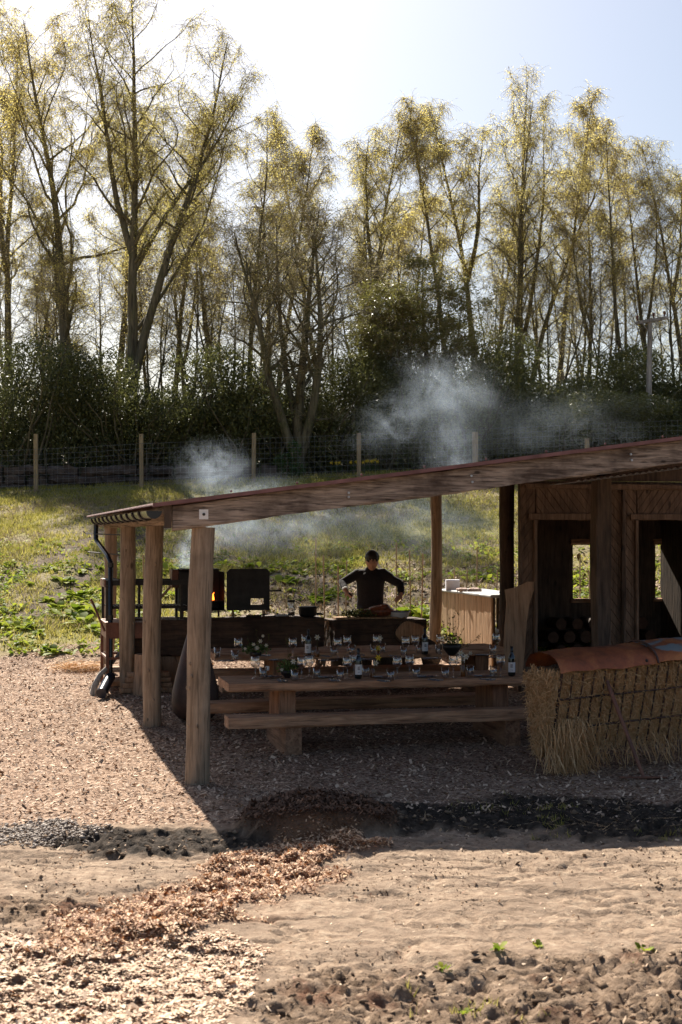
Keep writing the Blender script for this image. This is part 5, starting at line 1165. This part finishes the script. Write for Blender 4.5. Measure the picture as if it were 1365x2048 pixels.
for zf_ in (.32, .68):
    for fy, by in ((-.01, .22), (.61, .38)):
        y = fy*zf_+by*(1-zf_)-(.012 if fy < 0 else -.012); z = z0_+(z1-z0_)*zf_; MB().tube([(-.0, y, z), (HL, y, z+tz(HL))], .011, 6).build('cross_bar', M['rustdark'], hr)
for x in (.02, HL):
    MB().tube([(x, -.01, z1+tz(x)), (x, .22, z0_+tz(x)), (x, .38, z0_+tz(x)), (x, .61, z1+tz(x))], .016, 6).build('end_frame', M['rustdark'], hr)
lx0 = .50
MB().tube([(lx0, -.03, z1-.08), (lx0+.01, -.06, z1-.16), (lx0+.16, -.42, .02)], [.016, .024, .02], 8, flat=.6).build('leg', M['rust'], hr)
MB().tube([(lx0-.07, -.36, .03), (lx0+.16, -.42, .025), (lx0+.38, -.46, .02)], [.014, .02, .012], 8, flat=.6).build('foot', M['rust'], hr)
MB().tube([(2.2, -.03, z1), (2.3, -.42, .0)], [.024, .02], 8, flat=.6).build('leg', M['rust'], hr)
for x in (.6, 2.2): MB().tube([(x, .63, z1), (x+.1, .95, .0)], [.024, .02], 8, flat=.6).build('leg', M['rust'], hr)
# hay: packed core and thousands of straws
rg = np.random.default_rng(55); V = []; nx_, nr = 50, 16
for i in range(nx_+1):
    x = -.03+(HL+.03)*i/nx_
    for j in range(nr):
        a = 2*math.pi*j/nr; zf_ = .5+.5*math.sin(a); hw = .07+.20*zf_; V.append((x, .30+hw*math.cos(a)*.93+rg.normal(0, .012), z0_+.04+(z1-.02-z0_)*zf_+tz(x)+rg.normal(0, .012)))
idx = np.arange((nx_+1)*nr).reshape(nx_+1, nr); Fc = np.stack([idx[:-1], np.roll(idx, -1, 1)[:-1], np.roll(idx, -1, 1)[1:], idx[1:]], -1).reshape(-1, 4)
core = (np.array(V), Fc)
ns = 26000; x = rg.uniform(-.04, HL, ns); endm = rg.random(ns) < .16; x = np.where(endm, rg.uniform(-.10, .0, ns), x)
zf_ = rg.random(ns)**.8; side = np.where(rg.random(ns) < .8, -1, 1); hw = .075+.21*zf_
y = .30+side*hw*np.where(endm, rg.uniform(0, 1, ns), rg.uniform(.8, 1.08, ns)); z = z0_+.02+(z1-.03-z0_)*zf_+tz(x)
ln = rg.uniform(.04, .15, ns); d = rg.normal(0, 1, (ns, 3)); d[:, 1] = d[:, 1]*.6+side*.25; d[:, 0] -= endm*.4; d[:, 2] -= .5; d /= np.linalg.norm(d, axis=1, keepdims=True)
s0 = np.stack([x, y, z], 1)-d*ln[:, None]*.5; bend = rg.normal(0, .015, (ns, 3)); s2 = s0+d*ln[:, None]; s2[:, 2] -= ln*.15; P3 = np.stack([s0, (s0+s2)/2+bend, s2], 1)
# hanging wisps
nh = 900; cx = np.concatenate([rg.normal(.12, .11, 520), rg.uniform(0, HL, 380)]); zz0 = np.concatenate([rg.uniform(.15, .55, 520), rg.uniform(.14, .3, 380)]); yy0 = .10+rg.normal(0, .06, nh)-.22*(zz0-.15); lh = np.concatenate([rg.uniform(.1, .34, 520), rg.uniform(.05, .2, 380)])
h0 = np.stack([cx, yy0, zz0+tz(cx)], 1); h2 = h0+np.stack([rg.normal(.02, .05, nh), rg.normal(-.02, .04, nh), -lh], 1); h2[:, 2] = np.maximum(h2[:, 2], .02); H3 = np.stack([h0, (h0+h2)/2+rg.normal(0, .012, (nh, 3)), h2], 1)
Vt, Ft = tubes_np(np.concatenate([P3, H3]), np.tile([.0040, .0038, .0022], (ns+nh, 1)), 3)
V, F = cat_mesh([core, (Vt, Ft)]); tt = np.concatenate([np.zeros(len(core[0])), np.repeat(rg.random(ns+nh), 9)])
hay = obj('hay', np_mesh('hay', V, F, [M['haycore'], M['hay']], False, tt, np.concatenate([np.zeros(len(Fc)), np.ones(len(Ft))])), None, hr.location, (0, 0, ha)); tag(hay, 'golden hay packed in the rack and spilling out below', 'hay', kind='stuff')
# straw tuft left
rg = np.random.default_rng(56); p = at(168, 1335, 21.0); g = gz(p.x, 21.0); n = 500; c = rg.normal(0, 1, (n, 3))*np.array([.2, .12, .03])+np.array([0, 0, .06]); d = rg.normal(0, 1, (n, 3))*np.array([1, 1, .3])*.07
V, F = tubes_np(np.stack([c-d, c+rg.normal(0, .01, (n, 3)), c+d], 1), np.tile([.003]*3, (n, 1)), 3); o = obj('straw_tuft', np_mesh('straw_tuft', V, F, M['hay'], False, np.repeat(rg.random(n), 9)), None, (p.x, 21.0, g)); tag(o, 'small heap of bright straw left of the shelter', 'straw', kind='stuff')

# ------------------------------------------------------------ garden canes, leafy plants
canes = [(632, 1076, 1155, 24), (650, 1110, 1175, 23.6), (677, 1132, 1200, 23), (692, 1122, 1150, 24), (793, 1085, 1158, 24.5), (822, 1100, 1170, 24), (843, 1107, 1192, 23), (886, 1128, 1160, 24), (907, 1140, 1165, 24), (932, 1138, 1166, 25), (953, 1094, 1165, 24.5), (992, 1140, 1170, 24), (300, 1080, 1150, 24), (290, 1110, 1190, 23), (1160, 1120, 1170, 25), (1180, 1140, 1175, 25)]
for i, (px, t_, b_, Y_) in enumerate(sorted(canes)):
    x = (px-682.5)/FPX*Y_; g = gz(x, Y_); tp = at(px, t_, Y_); ln = rnd.uniform(-.03, .03)
    o = MB().tube([(0, 0, -.1), (ln*.5, 0, (tp.z-g)*.5), (ln, 0, tp.z-g)], .011, 6).build('garden_cane', M['cane'], None, (x, Y_, g)); tag(o, 'thin tan garden cane in the vegetable bed, %s from the left' % ords[i], 'garden cane', 'canes in the vegetable bed')
def leafy(seed, n, r, ll):
    rg = np.random.default_rng(seed); V, F, T = [], [], []
    for k in range(n):
        a = rg.uniform(0, 6.28); e = rg.uniform(.25, 1.1); c = np.array([rg.normal(0, r*.35), rg.normal(0, r*.25), 0]); L_ = ll*rg.uniform(.6, 1.2); w2 = L_*.22
        d = np.array([math.cos(a)*math.cos(e), math.sin(a)*math.cos(e), math.sin(e)]); sd = np.array([-math.sin(a), math.cos(a), 0]); b0 = len(V); t_ = rg.random()
        for q, (f, wf) in enumerate(((0, .15), (.35, .9), (.7, 1.0), (1.0, .08))):
            p = c+d*L_*f+np.array([0, 0, -.35*L_*f*f]); V += [p-sd*w2*wf, p+np.array([0, 0, -.12*w2]), p+sd*w2*wf]; T += [t_]*3
        for q in range(3):
            for s_ in range(2): F.append((b0+q*3+s_, b0+q*3+s_+1, b0+q*3+s_+4, b0+q*3+s_+3))
    return np_mesh('leafy_plant', V, F, M['broad'], True, T)
lp = [leafy(1, 26, .35, .28), leafy(2, 18, .25, .24), leafy(3, 34, .45, .30)]
spots = [(105, 1305, 1.0), (75, 1270, 1.0), (60, 1255, .8), (165, 1245, 1.3), (140, 1235, 1.3), (180, 1225, 1.2), (120, 1215, 1.1), (185, 1200, 1.2), (150, 1190, 1.0), (95, 1195, .8), (175, 1170, .9), (130, 1160, .9), (60, 1170, .6), (30, 1235, .8), (10, 1250, .8), (100, 1140, .7), (160, 1140, .8), (45, 1290, .6), (185, 1260, 1.0), (330, 1150, .9), (355, 1140, .9), (290, 1165, .9), (560, 1160, .9), (585, 1165, 1.0), (600, 1150, .8), (620, 1195, .9), (640, 1200, .8), (585, 1185, .6), (815, 1160, .7), (830, 1235, 1.2), (845, 1225, 1.2), (820, 1225, 1.0), (855, 1240, 1.1), (660, 1190, .7), (545, 1145, .7), (685, 1135, .5), (870, 1175, .6), (935, 1160, .7), (960, 1160, .7), (980, 1165, .7), (1170, 1170, .8), (1185, 1185, .8), (1150, 1165, .6), (1325, 1165, .7), (500, 1135, .7), (450, 1130, .6), (240, 1150, .8), (215, 1135, .7), (745, 1150, .4), (40, 1100, .5), (20, 1130, .5), (330, 1190, .8), (720, 1215, .6)]
def ground_hit(px, py):
    d = ray(px, py); t = 5.0
    while t < 60:
        if CAMH+d.z*t < float(G(d.x*t, d.y*t)): break
        t += .05
    return d.x*t, d.y*t
for i, (px, py, s_) in enumerate(spots):
    x, y = ground_hit(px, py)
    o = obj('leafy_plant', lp[i % 3], None, (x, y, gz(x, y)-.01), (0, 0, rnd.uniform(0, 6))); o.scale = (s_*.95,)*3
    side = 'left of the shelter' if px < 200 else ('seen behind the grill posts' if px < 370 else 'in the vegetable bed'); o['_px'] = px
    tag(o, '', 'plant', 'broad leaved plants ' + side)
for side in ('left of the shelter', 'seen behind the grill posts', 'in the vegetable bed'):
    L_ = sorted([o for o in S.objects if o.get('group') == 'broad leaved plants '+side], key=lambda o: o['_px'])
    for i, o in enumerate(L_): o['label'] = 'broad leaved green plant %s, %s from the left' % (side, ords[i]); del o['_px']
# small weeds foreground
wm = leafy(9, 9, .05, .055)
for i, (px, py, lb) in enumerate(((888, 1945, 'small yellow green weed in the soil left of the bottom right mud'), (1250, 1925, 'yellow green weed tuft near the bottom right corner'), (1075, 1895, 'tiny weed beside a dark clod in the right foreground'), (1290, 1900, 'small bright weed at the right above the mud'), (930, 2030, 'yellow weed at the bottom edge of the photo'), (1000, 1925, 'tiny green weed between pale stones in the foreground'))):
    x, y = ground_hit(px, py); o = obj('weed', wm, None, (x, y, gz(x, y)), (0, 0, i)); o.scale = (1+.3*(i % 2),)*3; tag(o, lb, 'weed', 'small weeds in the foreground soil')
# daffodils
rows = [(665, 940), (672, 943), (680, 938), (728, 936), (733, 933), (738, 938), (742, 932), (748, 936), (753, 934), (757, 938), (704, 940), (711, 944)]
mb = MB().tube([(0, 0, 0), (0, 0, .3)], .008, 4)
for k in range(5): mb.tube([(0, 0, 0), (.1*math.cos(k*1.3), .1*math.sin(k*1.3), .24)], [.012, .003], 4, flat=.3)
for k in range(6): a = k*1.047; mb.add([(0, -.02, .32), (.035*math.cos(a)+.015*math.sin(a), -.03, .32+.035*math.sin(a)), (.07*math.cos(a), -.03, .32+.07*math.sin(a)), (.035*math.cos(a)-.015*math.sin(a), -.03, .32+.035*math.sin(a)+.015)], [(0, 1, 2, 3)], 1)
mb.tube([(0, -.02, .32), (0, -.07, .32)], [.02, .03], 8, mi=1); dm = mb.mesh('daffodil', [M['posy'], M['yellow']])
for i, (px, py) in enumerate(rows):
    Y_ = 40.0+.3*(i % 3); x = (px-682.5)/FPX*Y_; o = obj('daffodil', dm, None, (x, Y_, gz(x, Y_)), (0, 0, rnd.uniform(-.8, .8))); o['_px'] = px; tag(o, '', 'daffodil', 'daffodils behind the fence')
for i, o in enumerate(sorted([o for o in S.objects if o.get('category') == 'daffodil'], key=lambda o: o['_px'])): o['label'] = 'yellow daffodil behind the wire fence, %s from the left' % ords[i]; del o['_px']
# ------------------------------------------------------------ the cook
def remeshed(name, mb, mat, parent, vox, smooth=3, loc=(0,0,0)):
    me = mb.mesh('tmp', mat); o = link(bpy.data.objects.new('tmp', me))
    r = o.modifiers.new('r', 'REMESH'); r.mode = 'VOXEL'; r.voxel_size = vox; r.use_smooth_shade = True
    s_ = o.modifiers.new('s', 'SMOOTH'); s_.iterations = smooth; s_.factor = .5
    dg = bpy.context.evaluated_depsgraph_get(); me2 = bpy.data.meshes.new_from_object(o.evaluated_get(dg)); me2.name = name
    bpy.data.objects.remove(o); me2.materials.clear(); me2.materials.append(mat); return obj(name, me2, parent, loc)
pv = 7.12; pu = upx(741, pv); pp_ = W(pu, pv); pg = gz(pp_.x, pp_.y)
person = thing('person', 'man in dark jumper looking down at the carving block, arms spread, holding a knife', 'person', (pp_.x, pp_.y, pg), 0)
SX = FPX/pp_.y
def lp_(px, py, y=0):     # photo pixel to the figure's own frame
    k = (pp_.y+y)/FPX; return Vector(((px-682.5)*k-pp_.x, y, CAMH-(py-1070)*k-pg))
shL, shR = lp_(713, 1148), lp_(768, 1146); elL, elR = lp_(685, 1165, -.06), lp_(801, 1168, -.06); wrL, wrR = lp_(692, 1181, -.27), lp_(803, 1190, -.25)
hdL, hdR = lp_(699, 1188, -.33), lp_(794, 1199, -.32)
nk = lp_(744, 1140, -.02); hc = lp_(744.5, 1122, -.15); zhip = .98
body = MB()
body.tube([(0, .06, zhip-.05), (0, .05, zhip+.12), (0, .02, 1.25), (0, .0, 1.38), (0.01, -.01, nk.z-.06)], [.16, .15, .165, .17, .10], 20, flat=.68)
body.tube([nk-Vector((0, -.02, .06)), nk+Vector((0, -.03, .04)), hc+Vector((0, .03, -.05))], [.062, .055, .055], 14)
HM = Matrix.Rotation(R(40), 3, 'X') @ Matrix.Scale(1.08, 3)
body.ell(hc, (.084, .102, .12), 24, 18, M=HM)
def hp2(x, y, z): return hc + HM @ Vector((x, y, z))
body.ell(hp2(0, -.03, -.075), (.052, .055, .05), 14, 10, M=HM)         # jaw
body.tube([hp2(0, -.092, .015), hp2(0, -.115, -.02), hp2(0, -.112, -.028)], [.009, .014, .012], 8)
body.ell(hp2(0, -.088, .030), (.055, .018, .012), 12, 8, M=HM)        # brow
for s_ in (-1, 1): body.ell(hp2(s_*.079, .005, -.01), (.012, .022, .032), 10, 8, M=HM)
body.ell(hp2(0, -.09, -.062), (.024, .012, .008), 10, 6, M=HM)
for sgn, sh_, el, wr, hd in ((-1, shL, elL, wrL, hdL), (1, shR, elR, wrR, hdR)):
    body.tube([Vector((0, 0, sh_.z-.02)), sh_, (sh_+el)/2, el, (el+wr)/2, wr], [.07, .062, .05, .042, .038, .026], 14)
    d = (hd-wr).normalized(); sd = d.cross(Vector((0, -1, .3))).normalized(); up = sd.cross(d)
    body.tube([wr, wr+d*.045, wr+d*.09], [.026, .036, .034], 12, flat=.55)
    for k in range(4):
        b0 = wr+d*.085+sd*(-.027+.018*k); Lf = (.06, .07, .066, .052)[k]; cur = (.55, .7, .8, .9)[k]
        p1 = b0+d*Lf*.5; d2 = (d-up*cur*sgn*sgn*1.0).normalized(); p2 = p1+d2*Lf*.4; d3 = (d*.3-up).normalized(); body.tube([b0-d*.015, p1, p2, p2+d3*Lf*.3], [.010, .0095, .0085, .007], 8)
    tb = wr+d*.03-sd*.028*sgn; body.tube([tb, tb-sd*.03*sgn+d*.025-up*.01, tb-sd*.025*sgn+d*.06-up*.03], [.013, .011, .008], 8)
for s_ in (-1, 1): body.tube([(s_*.09, .05, zhip), (s_*.10, .03, .52), (s_*.11, .06, .1), (s_*.115, .03, .05), (s_*.12, -.10, .03)], [.09, .062, .042, .045, .035], 14)
bo = remeshed('body', body, M['skin'], person, .0085, 2)
sht = MB()
sht.tube([(0, .05, zhip-.06), (0, .05, zhip+.1), (0, .03, 1.2), (0, .0, 1.36), (0.01, -.01, nk.z-.06), (.01, -.02, nk.z-.01), (.01, -.04, nk.z+.035)], [.20, .195, .20, .21, .185, .125, .072], 24, flat=.68)
for sh_, el, wr in ((shL, elL, wrL), (shR, elR, wrR)):
    m1 = (sh_+el)/2+Vector((0, 0, -.012)); sht.tube([Vector((0, 0, sh_.z-.05)), sh_+Vector((0, 0, -.01)), m1, el, (el*.45+wr*.55), el*.12+wr*.88], [.10, .085, .068, .062, .054, .044], 16, nz=.05)
so2 = remeshed('jumper', sht, M['jumper'], person, .013, 2)
tx = bpy.data.textures.new("fold", "CLOUDS"); tx.noise_scale = .09; dm_ = so2.modifiers.new("d", "DISPLACE"); dm_.texture = tx; dm_.strength = .016; dm_.mid_level = .5
trs = MB(); trs.tube([(0, .055, zhip+.05), (0, .05, zhip-.08)], [.165, .175], 18, flat=.72)
for s_ in (-1, 1): trs.tube([(s_*.085, .05, zhip-.02), (s_*.10, .03, .52), (s_*.11, .06, .09)], [.115, .085, .07], 16)
remeshed('trousers', trs, M['trouser'], person, .016, 2)
for s_ in (-1, 1): MB().tube([(s_*.115, .10, .05), (s_*.115, .0, .05), (s_*.12, -.13, .035), (s_*.12, -.17, .03)], [.05, .052, .045, .03], 12, flat=.9).build('boot', M['steel'], person)
hr_ = MB(); hr_.ell(hp2(0, .025, .04), (.096, .102, .108), 20, 14, M=HM)
rgx = random.Random(4)
for k in range(70):
    a = rgx.uniform(0, 6.28); e = rgx.uniform(.0, 1.5); p = Vector((math.cos(a)*math.cos(e)*.088, math.sin(a)*math.cos(e)*.09+.018, math.sin(e)*.098+.035)); q = p+Vector((rgx.uniform(-.02, .02), -.03, -.015+rgx.uniform(0, .02)))
    hr_.tube([hp2(*p), hp2(*(p*1.06)), hp2(*q)], [.014, .012, .004], 6)
remeshed('hair', hr_, M['hair'], person, .008, 1)
cl = MB().tube([elL*.25+wrL*.75, elL*.1+wrL*.9], [.047, .045], 14).build('cuff', M['cloth'], person, label='pale rolled cuff on the arm that holds the knife')
kf = thing('carving_knife', 'long carving knife held point down by the cook', 'knife', person.location+hdL+Vector((.02, -.02, -.01)), 0)
MB().tube([(-.03, 0, .03), (.02, 0, -.02)], .012, 8).build('handle', M['steel'], kf)
MB().add([(.02, 0, -.02), (.035, 0, -.03), (.045, 0, -.22), (.03, 0, -.24), (.02, .003, -.02), (.035, .003, -.03), (.045, .003, -.22), (.03, .003, -.24)], [(3, 2, 1, 0), (4, 5, 6, 7), (0, 1, 5, 4), (1, 2, 6, 5), (2, 3, 7, 6), (3, 0, 4, 7)]).build('blade', M['cutlery'], kf)

# ------------------------------------------------------------ smoke
def smokemat(name, dens, nsc=1.2, thr=.42, seed=0):
    m = bpy.data.materials.new(name); m.use_nodes = True; nt = m.node_tree; nt.nodes.clear(); L = nt.links.new
    out = N(nt, 'ShaderNodeOutputMaterial'); pv_ = N(nt, 'ShaderNodeVolumePrincipled', i={'Color': (.74, .86, 1.0, 1), 'Anisotropy': .3, 'Density': 0.0}); L(pv_.outputs[0], out.inputs['Volume'])
    tc = N(nt, 'ShaderNodeTexCoord'); ln = N(nt, 'ShaderNodeVectorMath', operation='LENGTH'); L(tc.outputs['Object'], ln.inputs[0])
    mr0 = N(nt, 'ShaderNodeMapRange', interpolation_type='SMOOTHSTEP', i={1: 1.0, 2: .0, 3: 0.0, 4: 1.0}); L(ln.outputs['Value'], mr0.inputs[0])
    wn = N(nt, 'ShaderNodeTexNoise', i={'Scale': 1.7, 'Detail': 3}); w4 = N(nt, 'ShaderNodeMapping'); w4.inputs['Location'].default_value = (seed*5.3, seed, 2); L(tc.outputs['Object'], w4.inputs[0]); L(w4.outputs[0], wn.inputs['Vector'])
    wv = N(nt, 'ShaderNodeVectorMath', operation='MULTIPLY_ADD'); L(wn.outputs['Color'], wv.inputs[0]); wv.inputs[1].default_value = (1.8,)*3; wv.inputs[2].default_value = (-.9,)*3
    wa = N(nt, 'ShaderNodeVectorMath', operation='ADD'); L(wv.outputs[0], wa.inputs[0]); L(tc.outputs['Object'], wa.inputs[1]); l2 = N(nt, 'ShaderNodeVectorMath', operation='LENGTH'); L(wa.outputs[0], l2.inputs[0])
    m4 = N(nt, 'ShaderNodeMapRange', interpolation_type='SMOOTHSTEP', i={1: 1.25, 2: -.1, 3: 0.0, 4: 1.5}); L(l2.outputs['Value'], m4.inputs[0])
    mm = N(nt, 'ShaderNodeMath', operation='MULTIPLY'); L(mr0.outputs[0], mm.inputs[0]); L(m4.outputs[0], mm.inputs[1]); mr0 = mm
    mr = N(nt, 'ShaderNodeMath', operation='POWER', i={1: 1.7}); L(mr0.outputs[0], mr.inputs[0])
    ge = N(nt, 'ShaderNodeNewGeometry'); no = N(nt, 'ShaderNodeTexNoise', i={'Scale': nsc, 'Detail': 6, 'Roughness': .62, 'Distortion': 2.4}); mp = N(nt, 'ShaderNodeMapping'); mp.inputs['Location'].default_value = (seed*3.1, 0, seed); L(ge.outputs['Position'], mp.inputs[0]); L(mp.outputs[0], no.inputs['Vector'])
    m2 = N(nt, 'ShaderNodeMapRange', i={1: thr, 2: .70, 3: 0.0, 4: 1.0}); L(no.outputs[0], m2.inputs[0])
    a = N(nt, 'ShaderNodeMath', operation='MULTIPLY'); L(mr.outputs[0], a.inputs[0]); L(m2.outputs[0], a.inputs[1])
    b_ = N(nt, 'ShaderNodeMath', operation='MULTIPLY', i={1: dens}); L(a.outputs[0], b_.inputs[0]); L(b_.outputs[0], pv_.inputs['Density']); return m
SM = [(376, 1122, 21.6, .20, .3, .36, 3.4, 4.0, 'dense white smoke just rising from the fire box', 25),
      (405, 1050, 22.2, .34, .4, .62, 2.2, 2.6, 'smoke plume rising behind the nearest post', -15),
      (470, 1060, 22.6, .65, .5, .45, 1.4, 2.2, 'smoke curling under the roof beam above the fire', 10),
      (610, 1055, 23.2, 1.5, .6, .50, .95, 1.9, 'bluish smoke drifting along under the roof beam', 4),
      (850, 1045, 25.0, 1.7, .8, .65, .40, 1.4, 'thin smoke spreading across the field below the beam', -8),
      (428, 940, 24.0, .62, .55, .55, 1.4, 2.2, 'smoke puff above the eave against the fence', 15),
      (500, 985, 24.0, .9, .6, .30, 1.1, 2.2, 'low smoke wisp along the top of the roof edge', 10),
      (900, 785, 30.0, 1.3, 1.0, .9, .62, 1.3, 'blue smoke cloud in front of the hedge', -25),
      (790, 845, 29.0, 1.1, .8, .7, .50, 1.5, 'wisp of smoke left of the blue cloud by the hedge', 20),
      (905, 900, 27.0, .7, .7, 1.0, .55, 1.7, 'faint smoke column above the middle of the beam', 8),
      (1120, 850, 33.0, 2.4, 1.3, .9, .14, 1.2, 'very faint smoke veil right of the smoke cloud', 5)]
ico = MB().ell((0, 0, 0), (1, 1, 1), 20, 14)
for i, (px, py, Y_, rx, ry, rz_, dn, ns_, lb, rot) in enumerate(SM):
    me = ico.mesh('smoke', smokemat('smoke_%d' % i, dn*.62, ns_, .40, i)); o = obj('smoke', me, None, at(px, py, Y_), (0, R(-rot), 0)); o.scale = (rx*1.65, ry*1.5, rz_*1.6); tag(o, lb, 'smoke', 'drifting fire smoke', 'stuff')
